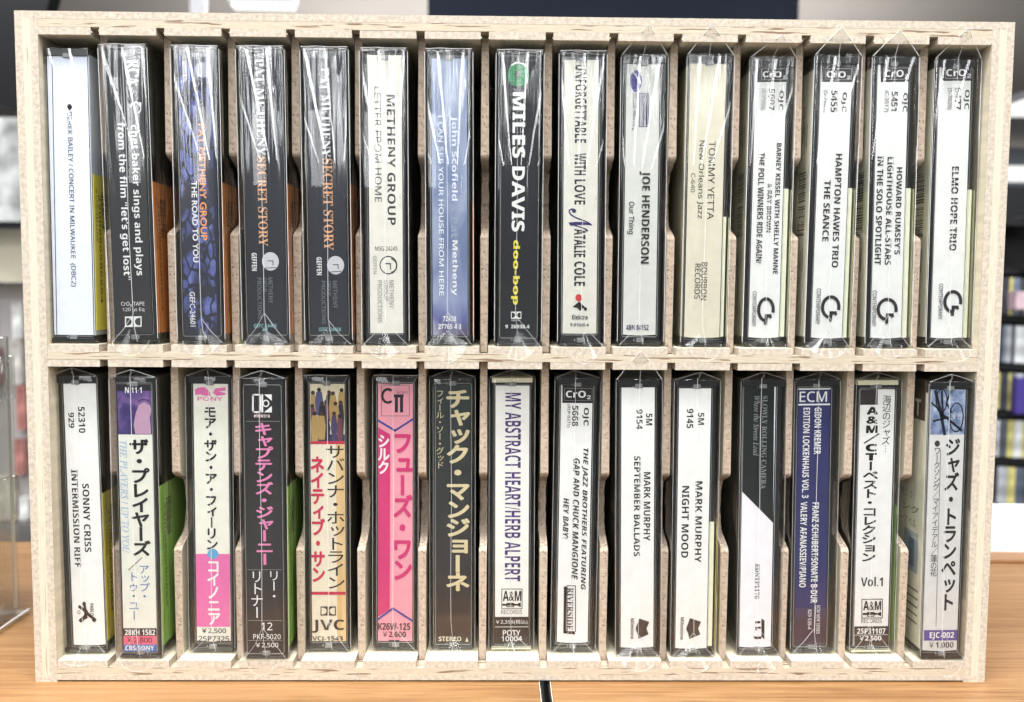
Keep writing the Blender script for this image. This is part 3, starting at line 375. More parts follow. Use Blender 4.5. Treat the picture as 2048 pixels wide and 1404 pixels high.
{'x': -72.67, 'd': 7.34, 'lean': 0.012, 'row': 1, 'card': (2.03, 3.33, 15.29, 104.86), 'color': (228, 218, 196), 'items': [('I', 'crowd', 2.2, 3.33, 15.29, 25.53), ('P', (190, 44, 74), [(2.1, 25.56), (15.29, 25.5), (15.29, 26.7), (2.08, 26.76)]), ('I', 'tan', 11.88, 26.71, 15.29, 104.85), ('V', 'サバンナ・ホットライン', 'J', (44, 38, 36), 7.98, 27.02, 15.03, 83.96, 0.008), ('V', 'ネイティブ・サン', 'J', (196, 44, 78), 2.13, 31.56, 7.17, 81.21, 0.04), ('P', (190, 44, 74), [(2.03, 85.0), (15.24, 84.97), (15.23, 86.21), (2.03, 86.23)]), ('P', (60, 54, 50), [(5.39, 90.84), (8.21, 90.84), (8.18, 94.54), (5.36, 94.55)]), ('P', (60, 54, 50), [(8.57, 90.84), (11.4, 90.83), (11.37, 94.54), (8.54, 94.54)]), ('P', (226, 214, 190), [(5.78, 91.36), (6.37, 91.36), (6.91, 91.46), (7.37, 91.75), (7.67, 92.18), (7.77, 92.69), (7.66, 93.2), (7.35, 93.64), (6.89, 93.92), (6.35, 94.03), (5.76, 94.03)]), ('P', (226, 214, 190), [(11.0, 91.35), (10.4, 91.35), (9.86, 91.46), (9.4, 91.75), (9.09, 92.18), (8.98, 92.69), (9.09, 93.2), (9.39, 93.63), (9.84, 93.92), (10.38, 94.02), (10.98, 94.02)]), ('H', 'JVC', 'B', (60, 52, 48), 2.13, 96.09, 14.65, 101.45, 0), ('H', 'VCJ-1543', 'B', (60, 52, 48), 2.13, 102.79, 14.11, 105.07, 0)], 'label': 'cream and tan cassette with a group photo on top and black and red katakana', 'tray': 'clear'},
{'x': -46.38, 'd': 8.32, 'lean': -0.206, 'row': 1, 'card': (1.55, 3.29, 15.03, 105.23), 'color': (234, 158, 172), 'items': [('L', (90, 70, 80), 0.18, [(2.94, 3.82), (13.61, 3.76), (13.64, 15.74), (2.94, 15.79), (2.94, 3.82)]), ('A', (38, 32, 36), 5.41, 7.99, 2.18, 2.59, 1.0, 50, 310), ('P', (38, 32, 36), [(7.68, 7.38), (11.44, 7.36), (11.44, 8.55), (7.68, 8.57)]), ('P', (38, 32, 36), [(8.08, 8.57), (9.27, 8.57), (9.27, 14.36), (8.09, 14.36)]), ('P', (38, 32, 36), [(10.06, 8.56), (11.24, 8.56), (11.26, 14.35), (10.07, 14.35)]), ('H', 'RECORDS', 's', (90, 70, 80), 8.87, 6.16, 13.02, 7.06, 0), ('L', (56, 66, 152), 0.75, [(1.65, 17.6), (8.19, 21.47), (14.93, 17.03)]), ('P', (204, 48, 112), [(1.65, 20.3), (6.31, 22.99), (6.17, 92.5), (1.55, 95.3)]), ('V', 'シルク', 'J', (232, 232, 230), 1.65, 23.0, 5.92, 38.5, 0.035), ('V', 'フューズ・ワン', 'J', (204, 48, 112), 7.53, 21.96, 14.72, 80.64, 0.04), ('L', (56, 66, 152), 0.75, [(1.65, 96.33), (7.48, 91.98), (14.93, 96.83)]), ('H', 'K26W-125', 'B', (56, 36, 44), 1.65, 97.87, 14.24, 100.67, 0), ('H', '￥2,600', 'B', (56, 36, 44), 3.46, 101.29, 12.54, 103.88, 0), ('P', (50, 34, 40), [(5.78, 104.71), (10.02, 104.71), (10.02, 105.23), (5.78, 105.23)])], 'label': 'pink cassette with magenta stripe and katakana, and navy chevrons near both ends', 'tray': 'clear', 'rim': 1},
{'x': -24.25, 'd': 8.9, 'lean': 0.132, 'row': 1, 'card': (1.45, 3.53, 15.38, 106.17), 'color': (30, 34, 33), 'items': [('I', 'night', 1.45, 3.53, 15.38, 106.17), ('V', 'チャック・マンジョーネ', 'J', (216, 202, 160), 6.06, 5.32, 14.96, 85.13, 0.035), ('V', 'フィール・ソー・グッド', 'J', (216, 202, 160), 2.09, 5.56, 5.08, 36.41, 0), ('H', 'STEREO', 'B', (216, 206, 180), 2.99, 103.57, 11.9, 105.44, 0), ('P', (216, 206, 180), [(14.13, 103.77), (14.74, 105.64), (13.53, 105.65)]), ('L', (180, 180, 170), 0.12, [(1.82, 3.97), (1.68, 105.87)])], 'label': 'near-black cassette with bold gold katakana above a brown foot', 'tray': 'clear', 'rim': 1, 'tent': 4, 'round': 1},
{'x': -1.15, 'd': 8.48, 'lean': 0.201, 'row': 1, 'card': (2.06, 3.76, 15.2, 105.97), 'color': (238, 236, 230), 'items': [('T', 'MY ABSTRACT HEART/HERB ALPERT', 'B', (74, 46, 112), 5.79, 6.55, 12.0, 81.12, 0), ('L', (22, 20, 20), 0.3, [(4.71, 84.22), (12.68, 84.21), (12.71, 92.16), (4.73, 92.18), (4.71, 84.22)]), ('H', 'A&M', 'B', (22, 20, 20), 5.12, 84.94, 12.39, 89.07, 0.01), ('L', (22, 20, 20), 0.8, [(5.33, 90.52), (10.18, 90.51)]), ('P', (22, 20, 20), [(10.18, 90.51), (12.2, 89.47), (12.21, 91.54)]), ('L', (22, 20, 20), 0.35, [(6.74, 89.9), (9.37, 89.89), (9.37, 91.34), (6.75, 91.34), (6.74, 89.9)]), ('H', 'RECORDS', 's', (22, 20, 20), 4.43, 92.69, 12.72, 94.24, 0), ('P', (46, 36, 32), [(2.06, 95.39), (15.16, 95.37), (15.2, 105.97), (2.06, 105.97)]), ('H', '￥2,359(税込)', 's', (232, 232, 230), 2.42, 96.52, 14.86, 98.49, 0), ('L', (232, 232, 230), 0.2, [(2.16, 99.43), (15.08, 99.42)]), ('H', 'POTY', 's', (232, 232, 230), 5.16, 100.67, 12.05, 102.96, 0.012), ('H', '10004', 's', (232, 232, 230), 4.66, 103.16, 12.77, 105.24, 0.012)], 'label': 'cream-cased cassette with white spine, tall purple condensed capitals and black foot band', 'tray': 'cream', 'tent': 3.5, 'round': 1},
{'x': 23.55, 'd': 7.06, 'lean': -0.372, 'row': 1, 'card': (2.24, 3.26, 14.36, 105.37), 'color': (238, 237, 234), 'items': [('P', (30, 26, 26), [(2.61, 3.3), (14.36, 3.26), (14.36, 10.2), (2.73, 10.27)]), ('H', 'CrO₂', 'B', (232, 232, 230), 4.06, 5.45, 13.68, 8.64, 0), ('L', (130, 128, 128), 0.15, [(3.42, 4.58), (14.12, 4.53), (14.22, 9.21), (3.5, 9.27), (3.42, 4.58)]), ('T', 'OJC', 'B', (22, 20, 20), 10.57, 12.02, 13.05, 19.02, 0), ('T', '5668', 'B', (22, 20, 20), 6.59, 11.24, 8.97, 19.24, 0), ('T', '(RLP-9371)', 's', (22, 20, 20), 4.41, 10.75, 5.89, 19.75, 0.008), ('T', 'THE JAZZ BROTHERS FEATURING', 'BI', (22, 20, 20), 10.74, 27.75, 13.14, 83.97, 0), ('T', 'GAP AND CHUCK MANGIONE', 'BI', (22, 20, 20), 7.44, 31.78, 9.94, 79.87, 0), ('T', 'HEY BABY!', 'BI', (22, 20, 20), 3.83, 47.45, 5.93, 63.51, 0), ('T', 'RIVERSIDE', 'S', (22, 20, 20), 5.88, 83.16, 8.4, 100.18, -0.012), ('L', (22, 20, 20), 0.3, [(5.81, 82.34), (9.14, 82.33), (9.48, 100.7), (6.15, 100.7), (5.81, 82.34)]), ('L', (22, 20, 20), 1.0, [(5.12, 83.17), (5.24, 101.01), (8.78, 101.32)])], 'label': 'white cassette with dark top band, slanted black capitals and a boxed serif word below', 'tray': 'black', 'tent': 5, 'rim': 1},
{'x': 47.55, 'd': 2.95, 'lean': 0.738, 'row': 1, 'card': (1.93, 3.66, 14.62, 105.7), 'color': (238, 237, 234), 'items': [('T', '5M', 'B', (22, 20, 20), 11.31, 13.7, 13.77, 18.25, 0), ('T', '9154', 'B', (22, 20, 20), 7.67, 12.04, 10.03, 19.76, 0), ('T', 'MARK MURPHY', 'B', (22, 20, 20), 10.59, 36.35, 13.16, 63.24, 0), ('T', 'SEPTEMBER BALLADS', 'B', (22, 20, 20), 6.82, 30.09, 9.3, 69.31, 0), ('T', 'Milestone', 'B', (58, 50, 46), 5.72, 93.92, 7.22, 102.11, 0), ('P', (58, 50, 46), [(9.03, 93.92), (13.01, 95.38), (11.96, 98.0), (12.77, 100.3), (8.8, 102.11), (8.36, 99.81), (7.72, 98.42), (7.82, 97.35), (8.24, 96.37)])], 'label': 'plain white cassette with brown crown-like mark, left of two alike, no yellow slip showing', 'tray': 'black', 'tent': 11},
{'x': 69.34, 'd': 2.98, 'lean': 0.292, 'row': 1, 'card': (1.87, 3.85, 14.09, 106.0), 'color': (238, 237, 234), 'items': [('T', '5M', 'B', (22, 20, 20), 9.2, 13.21, 11.57, 17.87, 0), ('T', '9145', 'B', (22, 20, 20), 4.86, 11.65, 7.43, 19.17, 0), ('T', 'MARK MURPHY', 'B', (22, 20, 20), 8.69, 39.77, 11.38, 71.69, 0), ('T', 'NIGHT MOOD', 'B', (22, 20, 20), 3.53, 41.59, 6.31, 69.78, 0), ('T', 'Milestone', 'B', (58, 50, 46), 3.69, 93.39, 5.19, 102.31, 0), ('P', (58, 50, 46), [(7.38, 93.69), (11.76, 95.2), (10.65, 97.89), (11.56, 100.24), (7.23, 102.1), (6.72, 99.74), (6.0, 98.31), (6.1, 97.22), (6.55, 96.21)])], 'label': 'plain white cassette with brown crown-like mark, right of two alike, yellow slip on its right', 'tray': 'black', 'tent': 4, 'slip': 'yellow', 'slipv': (56, 105)},
{'x': 95.39, 'd': 4.47, 'lean': 0.491, 'row': 1, 'card': (1.17, 3.09, 13.43, 106.08), 'color': (238, 235, 240), 'items': [('P', (18, 26, 24), [(1.17, 3.12), (12.91, 3.09), (13.43, 56.44), (1.17, 44.06)]), ('T', 'SLOWLY ROLLING CAMERA', 'S', (128, 134, 132), 8.37, 6.75, 10.36, 43.03, -0.016), ('T', 'Where the Streets Lead', 'I', (150, 156, 154), 5.17, 6.76, 7.36, 29.98, 0), ('T', 'EDNTP1176', 'S', (22, 20, 20), 6.78, 72.62, 8.59, 86.52, -0.014), ('P', (22, 20, 20), [(9.58, 94.43), (10.8, 95.25), (10.95, 102.88), (9.71, 101.64)]), ('P', (22, 20, 20), [(7.17, 95.46), (9.19, 95.46), (9.21, 96.38), (7.19, 96.39)]), ('P', (22, 20, 20), [(7.22, 97.73), (9.44, 97.72), (9.45, 98.55), (7.23, 98.55)]), ('P', (22, 20, 20), [(7.23, 98.55), (7.94, 98.55), (7.95, 99.17), (7.24, 99.17)]), ('P', (22, 20, 20), [(6.38, 101.64), (9.91, 101.64), (9.53, 102.67), (7.31, 102.68)])], 'label': 'cassette with spine cut diagonally, dark green-black above and pale lilac below', 'tray': 'black', 'tent': 4, 'rim': 1},
{'x': 116.87, 'd': 6.36, 'lean': 0.732, 'row': 1, 'card': (1.63, 3.98, 14.02, 106.01), 'color': (44, 46, 96), 'items': [('I', 'plum', 1.64, 90.98, 14.02, 106.01), ('P', (232, 232, 230), [(1.63, 4.01), (14.02, 3.98), (14.02, 4.44), (1.63, 4.51)]), ('P', (232, 232, 230), [(1.63, 10.0), (14.02, 9.94), (14.02, 10.54), (1.63, 10.6)]), ('H', 'ECM', 's', (232, 232, 230), 2.06, 5.18, 12.73, 9.27, 0.008), ('T', 'GIDON KREMER', 'B', (232, 232, 230), 7.99, 11.46, 10.7, 29.73, 0), ('T', 'EDITION LOCKENHAUS VOL. 3', 'B', (232, 232, 230), 3.65, 11.49, 6.25, 46.95, 0), ('T', 'FRANZ SCHUBERT/SONATE B-DUR', 'B', (232, 232, 230), 7.79, 48.76, 10.42, 88.91, 0), ('T', 'VALERY AFANASSIEV/PIANO', 'B', (232, 232, 230), 3.19, 48.47, 5.81, 82.53, 0), ('T', 'ECM NEW SERIES', 's', (232, 232, 230), 10.32, 89.94, 11.64, 101.34, 0.006), ('T', '829 539-4', 's', (232, 232, 230), 6.87, 91.5, 8.29, 99.47, 0.006), ('L', (232, 232, 230), 0.15, [(9.81, 89.94), (9.62, 101.34)])], 'label': 'navy blue cassette with white condensed capitals and three large white letters on top', 'tray': 'black', 'tent': 4, 'rim': 1},
{'x': 140.47, 'd': 6.33, 'lean': 0.496, 'row': 1, 'card': (1.92, 4.24, 15.34, 105.98), 'color': (232, 231, 228), 'items': [('P', (48, 42, 40), [(1.92, 4.28), (8.62, 4.24), (8.79, 10.24), (1.92, 10.27)]), ('V', '海辺のジャズ…', 'J', (22, 20, 20), 10.71, 6.52, 13.91, 29.11, 0.004), ('V', 'A&M／CTーベスト・コレクション', 'J', (22, 20, 20), 3.93, 10.75, 9.56, 72.18, 0.03), ('H', 'Vol.1', 'B', (22, 20, 20), 4.06, 78.34, 12.79, 82.15, 0), ('L', (22, 20, 20), 0.3, [(4.66, 87.32), (12.79, 87.3), (13.0, 94.86), (4.86, 94.87), (4.66, 87.32)]), ('H', 'A&M', 'B', (22, 20, 20), 5.24, 88.04, 12.35, 91.76, 0.01), ('L', (22, 20, 20), 0.8, [(5.53, 93.21), (10.41, 93.21)]), ('P', (22, 20, 20), [(10.41, 93.21), (12.42, 92.27), (12.48, 94.24)]), ('L', (22, 20, 20), 0.35, [(6.94, 92.59), (9.58, 92.59), (9.62, 94.14), (6.98, 94.14), (6.94, 92.59)]), ('H', 'RECORDS', 's', (22, 20, 20), 4.59, 95.18, 12.73, 96.84, 0), ('P', (58, 46, 40), [(1.92, 98.19), (15.34, 98.17), (15.34, 105.98), (2.1, 105.98)]), ('H', '25P31107', 'B', (232, 232, 230), 3.07, 99.01, 14.27, 101.2, 0), ('L', (232, 232, 230), 0.15, [(2.09, 101.72), (15.24, 101.6)]), ('H', '￥2,500', 'B', (232, 232, 230), 4.06, 102.03, 12.73, 104.21, 0)], 'label': 'cream-cased cassette with white spine, black kanji and katakana and a brown block at top left', 'tray': 'cream', 'tent': 4, 'slip': 'green', 'slipv': (50, 105), 'rim': 1},
{'x': 165.76, 'd': 0.37, 'lean': 0.503, 'row': 1, 'card': (1.23, 3.42, 14.51, 105.74), 'color': (212, 211, 208), 'items': [('I', 'bicycle', 1.37, 3.42, 14.51, 20.76), ('V', 'ジャズ・トランペット', 'J', (36, 34, 36), 7.55, 22.24, 12.92, 89.7, 0.03), ('V', '●ワークソング／マイアイデアル／蓮の花', 'J', (50, 48, 50), 3.16, 22.76, 5.55, 76.0, 0.004), ('L', (70, 66, 70), 0.18, [(5.58, 26.42), (6.07, 95.62)]), ('P', (86, 76, 142), [(1.42, 97.36), (14.51, 97.34), (14.51, 101.53), (1.55, 101.55)]), ('H', 'EJC-002', 'B', (232, 232, 230), 3.7, 98.17, 13.23, 101.13, 0), ('H', '￥1,000', 'B', (60, 58, 60), 3.62, 102.15, 13.16, 104.71, 0)], 'label': 'grey cassette with blue bicycle photo on top and purple foot band, rightmost in lower row', 'tray': 'black', 'tent': 3, 'insert': 1}]

def chars(e): return list(e[1])
for tp in TAPES:
    for e in tp['items']:
        if e[0] in 'TH': want(styled(e[1], e[2]), e[8])
        elif e[0] == 'V':
            for ch in e[1]: want(ch if not ch.isascii() else styled(ch, 'B'), e[8])
EXTRA = ["オレンジ/ORANGE", "きいろ/YELLOW", "みどり/GREEN", "で行こう", "ング", "ーアベル"] + [styled(q, 'B') for q in ("SIDE ONE", "SIDE TWO", "2200886586864", "T", "H", "1")]
for q in EXTRA: want(q, 0)
def make_glyphs():
    tmp = []
    for (s, off) in _want:
        cu = bpy.data.curves.new('glyphs', 'FONT'); cu.body = s; cu.offset = off; cu.resolution_u = 3; cu.size = 1
        o = bpy.data.objects.new('glyphs', cu); COL.objects.link(o); tmp.append(((s, off), o))
    bpy.context.view_layer.update(); dg = bpy.context.evaluated_depsgraph_get()
    for k, o in tmp:
        me = o.evaluated_get(dg).to_mesh()
        _want[k] = ([(v.co.x, v.co.y) for v in me.vertices], [tuple(p.vertices) for p in me.polygons])
        o.evaluated_get(dg).to_mesh_clear()
    for k, o in tmp:
        cu = o.data; bpy.data.objects.remove(o); bpy.data.curves.remove(cu)
make_glyphs()
def glyph(s, off=0):
    vs, fs = _want[(s, 0)]
    if off <= 0 or not vs: return [(x, y, 0) for x, y in vs], fs
    dirs = [(0, 0)] + [(math.cos(a * math.pi / 4), math.sin(a * math.pi / 4)) for a in range(8)] if off > .009 else [(-.7, -.7), (.7, .7), (-.7, .7), (.7, -.7)]
    V_, F_ = [], []
    for k, (dx, dy) in enumerate(dirs):
        n = len(V_); V_ += [(x + dx * off, y + dy * off, k) for x, y in vs]; F_ += [tuple(i + n for i in f) for f in fs]
    return V_, F_
def bounds(vs):
    xs = [v[0] for v in vs]; ys = [v[1] for v in vs]; return min(xs), min(ys), max(xs), max(ys)
def lift(pts, vs): return [(p[0], p[1] - .0015 * v[2], p[2]) for p, v in zip(pts, vs)]
def put(mb, s, off, mode, u0, v0, u1, v1, place, m):
    vs, fs = glyph(s, off)
    if not vs: return
    a, b_, c, d = bounds(vs); w = max(c - a, 1e-6); h = max(d - b_, 1e-6)
    if mode == 'T': pts = [place(u0 + (y - b_) / h * (u1 - u0), v0 + (x - a) / w * (v1 - v0)) for x, y, q in vs]
    else: pts = [place(u0 + (x - a) / w * (u1 - u0), v1 - (y - b_) / h * (v1 - v0)) for x, y, q in vs]
    mb.add(lift(pts, vs), fs, m)
def put_vertical(mb, s, off, u0, v0, u1, v1, place, m):
    n = len(s); cell = (v1 - v0) / n; cw = (u1 - u0)
    for k, ch in enumerate(s):
        asc = ch.isascii(); vs, fs = glyph(styled(ch, 'B') if asc else ch, off)
        if not vs: continue
        cx = (u0 + u1) / 2; cv = v0 + (k + .5) * cell
        a, b_, c, d = bounds(vs)
        if asc:
            pts = [place(cx + ((x - (a + c) / 2) / (c - a)) * cw * .8, cv - ((y - (b_ + d) / 2) / (d - b_)) * cell * .82) for x, y, q_ in vs]
        else:
            ex, ey = 0.5, 0.38; q = 1.12
            if ch == 'ー': pts = [place(cx - (y - ey) * cw * q, cv + (x - ex) * cell * q) for x, y, q_ in vs]
            elif ch == '…': pts = [place(cx - (y - (b_ + d) / 2) * cw, cv + (x - (a + c) / 2) * cell) for x, y, q_ in vs]
            else:
                sh = (0.10 * cw, -0.10 * cell) if ch in 'ャュョッィァェォ' else (0, 0)
                pts = [place(cx + (x - ex) * cw * q + sh[0], cv - (y - ey) * cell * q + sh[1]) for x, y, q_ in vs]
        mb.add(lift(pts, vs), fs, m)
def arc(cx, cy, rx, ry, w, a0, a1, place, mb, m, n=28):
    vs = []; fs = []
    for k in range(n + 1):
        a = math.radians(a0 + (a1 - a0) * k / n); c, s_ = math.cos(a), math.sin(a)
        for q in (-.5, .5): vs.append(place(cx + c * (rx + q * w), cy + s_ * (ry + q * w)))
    for k in range(n): fs.append((2 * k, 2 * k + 1, 2 * k + 3, 2 * k + 2))
    mb.add(vs, fs, m)
def stroke(pts, w, place, mb, m):
    for (a, b_), (c, d) in zip(pts, pts[1:]):
        L = math.hypot(c - a, d - b_) or 1e-6; dx, dy = (c - a) / L, (d - b_) / L; nx, ny = -dy * w / 2, dx * w / 2; ex, ey = dx * w / 2, dy * w / 2
        mb.poly([place(a - ex + nx, b_ - ey + ny), place(c + ex + nx, d + ey + ny), place(c + ex - nx, d + ey - ny), place(a - ex - nx, b_ - ey - ny)], m)

# ------------------------------------------------------------------ cassettes
CW, CH, CD = 17.0, 109.0, 70.0
SLIPC = {'orange': (206, 128, 62), 'yellow': (208, 196, 84), 'green': (146, 190, 92), 'lime': (226, 228, 172)}
SLIPT = {'orange': "オレンジ/ORANGE", 'yellow': "きいろ/YELLOW", 'green': "みどり/GREEN"}
GROUP = 'cassettes in the plywood rack'
def bike(mb, u0, v0, u1, v1, place):
    k = ink((24, 26, 38)); w = u1 - u0; h = v1 - v0
    def q(a, b_): return (u0 + a * w, v0 + b_ * h)
    for cx, cy_, r in ((.75, .62, .2), (.3, .25, .16)):
        c = q(cx, cy_); arc(c[0], c[1], r * w * 1.0, r * h * 1.6, .5, 0, 360, place(9), mb, k)
        for a in range(0, 180, 30):
            s_, c_ = math.sin(math.radians(a)) * r * h * 1.5, math.cos(math.radians(a)) * r * w * .95
            stroke([(c[0] - c_, c[1] - s_), (c[0] + c_, c[1] + s_)], .07, place(9), mb, k)
    for wd_, pts in ((.9, ((.12, .05), (.3, .55), (.42, .98))), (.6, ((.3, .05), (.36, .6))), (.7, ((.34, .55), (.9, .9))), (.6, ((.1, .7), (.5, .62))), (.5, ((.55, .05), (.45, .3), (.6, .5))), (.5, ((.02, .3), (.2, .42)))):
        stroke([q(*p_) for p_ in pts], wd_ * 1.3, place(9), mb, k)
def crowd(mb, u0, v0, u1, v1, place):
    w = u1 - u0; h = v1 - v0; rr = random.Random(3)
    cl = ((42, 40, 60), (150, 78, 96), (84, 84, 124), (34, 30, 40), (176, 146, 90), (110, 62, 76), (72, 64, 100))
    for row in range(3):
        for k in range(5):
            cx = u0 + (k + .5 + rr.uniform(-.25, .25)) * w / 5; top = v0 + h * (.12 + .2 * row + rr.uniform(-.06, .04)); hwid = w * rr.uniform(.075, .12); c = ink(cl[rr.randrange(7)])
            pl = place(8 + row * 2 + k % 2)
            arc(cx, top + .9, .35, .4, .9, 0, 360, pl, mb, ink(((48, 34, 32), (70, 48, 42), (36, 30, 34))[rr.randrange(3)]), 10)
            bt = min(v1, top + h * rr.uniform(.45, .6))
            mb.poly([pl(max(u0, min(u1, cx + a * hwid)), b_) for a, b_ in ((-.7, top + 1.6), (.7, top + 1.6), (1.1, (top + bt) / 2), (.8, bt), (-.8, bt), (-1.1, (top + bt) / 2))], c)
    mb.poly([place(7)(u0, v1 - h * .12), place(7)(u1, v1 - h * .12), place(7)(u1, v1), place(7)(u0, v1)], ink((54, 50, 84)))

def cassette(i, tp):
    rnd = random.Random(100 + i)
    row = tp['row']; z0 = FLOOR[row] + .15
    root = empty('cassette', (tp['x'], tp['d'], z0), tp['label'], 'cassette', GROUP)
    hx = CW / 2; lean = tp['lean']
    # rotation about the depth axis: the top leans to -x for positive lean
    root.rotation_euler = (0, math.radians(-lean), 0); root.location.z += abs(math.sin(math.radians(lean))) * hx * MM
    root.location.x += math.sin(math.radians(lean)) * CH / 2 * MM
    Z = lambda v: CH - v
    ly = lambda k: 1.18 - .018 * k
    u0, v0, u1, v1 = tp['card']; col = tp['color']
    pm = paper(tuple(col))
    # tray
    tm = M_TRAY[tp['tray']]; b = MB()
    yt = 1.9
    b.box(-hx + .9, hx - .9, yt, CD - 1.5, 1.0, CH - 1.0, M_TRAY['black'] if tp['tray'] == 'black' else M_INNER)
    if tp['tray'] == 'black':
        b.box(-hx + .5, hx - .5, .7, CD - 1, .5, 2.0, tm); b.box(-hx + .5, hx - .5, .7, CD - 1, CH - 3.2, CH - .5, tm)
    elif tp['tray'] == 'cream':
        b.box(-hx + .5, hx - .5, .7, CD - 1, .45, 1.5, tm); b.box(-hx + .5, hx - .5, .7, CD - 1, CH - 2.6, CH - .5, tm)
    else:
        b.box(-hx + .6, hx - .6, 1.0, CD - 1, .5, 1.1, tm); b.box(-hx + .6, hx - .6, 1.0, CD - 1, CH - 1.1, CH - .5, tm)
    b.build('tray', root, bevel=.15, seg=1)
    for zt in (2.4, CH - 3.0):
        b = MB(); b.box(-1.5, 1.5, .55, 1.7, zt - .9, zt + .9, M_TAB); b.box(-2.6, -1.9, .7, 1.7, zt - .5, zt + .5, M_TAB); b.build('hinge_tab', root, bevel=.25, seg=1)
    # outer case
    b = MB(); b.box(-hx, hx, 0, CD, 0, CH, M_CASE)
    o = b.build('case', root, bevel=1.5 if tp.get('round') else .75, seg=3, smooth=True)
    if tp.get('rim') or True:
        b = MB(); a, c, zt, zb = u0 - hx - .5, u1 - hx + .5, Z(v0 - .55), Z(v1 + .5)
        c = min(c, hx - .75); a = max(a, -hx + .75)
        b.tube([(a + .6, 1.0, zt), (c - .6, 1.0, zt), (c, 1.0, zt - .6), (c, 1.0, zb + .6), (c - .6, 1.0, zb), (a + .6, 1.0, zb), (a, 1.0, zb + .6), (a, 1.0, zt - .6), (a + .6, 1.0, zt)], .09 if tp.get('rim') else .05, M_RIM, 4)
        b.build('moulded_rim', root)
    if tp.get('nub'):
        b = MB(); nx = min(u1 - hx + .2, hx - 1.4); nz = Z(53.5)
        b.tube([(nx + 1.0 * math.cos(a * .6283), -.12, nz + 1.0 * math.sin(a * .6283)) for a in range(11)], .18, M_CASE, 5); b.tube([(nx, 0, nz), (nx, -.3, nz)], .4, M_RIM, 8); b.build('case_nub', root, smooth=True)
    # printed card
    b = MB(); dz = .35
    n = 8
    bow = .35 if tp['tray'] == 'black' and not tp.get('nowrap') else .05   # the lower edge of a loose card bows outwards
    pts = [(u0 - hx, Z(v0)), ]
    top = [(u0 - hx + (u1 - u0) * k / n, Z(v0) + 0 * k) for k in range(n + 1)]
    bot = [(u0 - hx + (u1 - u0) * k / n, Z(v1) + bow * abs(2 * k / n - 1) ** 2) for k in range(n, -1, -1)]
    ring = top + bot
    b.add([(x, 1.2, z) for x, z in ring], [tuple(range(len(ring)))[::-1]], pm)
    b.add([(x, 1.2, z) for x, z in ring] + [(x, 1.6, z) for x, z in ring], [(k, (k + 1) % len(ring), len(ring) + (k + 1) % len(ring), len(ring) + k) for k in range(len(ring))], pm)
    side_x = -hx + .42
    if tp.get('barcode') or tp.get('insert') or i == 10:
        fc = paper((226, 222, 206)) if tp.get('barcode') else paper((206, 198, 172)) if i == 10 else paper((222, 220, 200))
        b.box(side_x, side_x + .25, 2.4, CD - 3, Z(v1 - .5), Z(v0 + 1.5), fc)
    if tp.get('fl'): b.box(hx - .7, hx - .45, 1.0, 26, Z(v1), Z(v0 + .3), paper(tuple(tp['fl'])))
    card = b.build('inlay_card', root)
    # printing, one mesh per ink colour
    texts, marks, pics = {}, {}, None
    def place(k): return lambda u, v: (u - hx, ly(k), Z(v))
    for k, e in enumerate(tp['items']):
        k = k + 1
        if e[0] == 'I':
            pics = pics or MB()
            _, kd, a, b0, c, b1 = e
            pics.poly([place(k)(*q) for q in ((a, b0), (a, b1), (c, b1), (c, b0))], picture_mat(kd))
            if kd == 'bicycle': bike(pics, a, b0, c, b1, lambda q, k=k: place(k + q * .2))
            if kd == 'crowd': crowd(pics, a, b0, c, b1, lambda q, k=k: place(k + q * .08))
            if kd == 'violet':
                w = c - a; h = b1 - b0
                pl = place(k + .4); sk = ink((184, 148, 172))
                pics.poly([pl(a + x * w, b0 + y * h) for x, y in ((.62, .42), (.78, .36), (.96, .42), (.99, .52), (.94, .66), (.97, .99), (.5, .99), (.46, .8), (.52, .6))], sk)
                arc(a + .78 * w, b0 + .36 * h, .16 * w, .05 * h, .5, 180, 360, place(k + .5), pics, ink((60, 40, 84)), 10)
            continue
        key = tuple(e[3] if e[0] in 'THV' else e[1])
        mb = (texts if e[0] in 'THV' else marks).setdefault(key, MB()); m = ink(key)
        if e[0] in 'TH': put(mb, styled(e[1], e[2]), e[8], e[0], e[4], e[5], e[6], e[7], place(k), m)
        elif e[0] == 'V': put_vertical(mb, e[1], e[8], e[4], e[5], e[6], e[7], place(k), m)
        elif e[0] == 'P': mb.poly([place(k)(*q) for q in e[2]][::-1], m)
        elif e[0] == 'L': stroke(e[3], e[2], place(k), mb, m)
        elif e[0] == 'E': mb.poly([place(k)(e[2] + e[4] * math.cos(a * math.pi / 16), e[3] + e[5] * math.sin(a * math.pi / 16)) for a in range(32)][::-1], m)
        elif e[0] == 'R': arc(e[2], e[3], e[4], e[5], e[6], 0, 360, place(k), mb, m)
        elif e[0] == 'A': arc(e[2], e[3], e[4], e[5], e[6], e[7], e[8], place(k), mb, m)
    if pics: pics.build('printed_picture', card)
    for mb in texts.values():
        if mb.v: mb.build('lettering', card)
    for mb in marks.values(): mb.build('printed_mark', card)
    if tp.get('barcode'):
        mb = MB(); m = ink((40, 38, 38)); v = 42.0
        while v < 66:
            w = rnd.choice((.25, .25, .5, .75)); mb.box(side_x - .03, side_x - .01, 6.5, 14.5, Z(v + w), Z(v), m); v += w + rnd.choice((.25, .3, .5))
            if 53.2 < v < 54: v += 1
        pl = lambda u, v: (side_x - .03, 26 - u, Z(v))
        for q, va, ua in (("SIDE ONE", 17, 14), ("SIDE TWO", 82, 14)): put(mb, styled(q, 'B'), 0, 'T', ua, va, ua + 1.5, va + 10, pl, m)
        for q in range(3):
            for s_ in (24, 71, 92):
                mb.box(side_x - .03, side_x - .01, 7 + q * 2.6, 7.6 + q * 2.6, Z(s_ + 9 - q), Z(s_ + q), m)
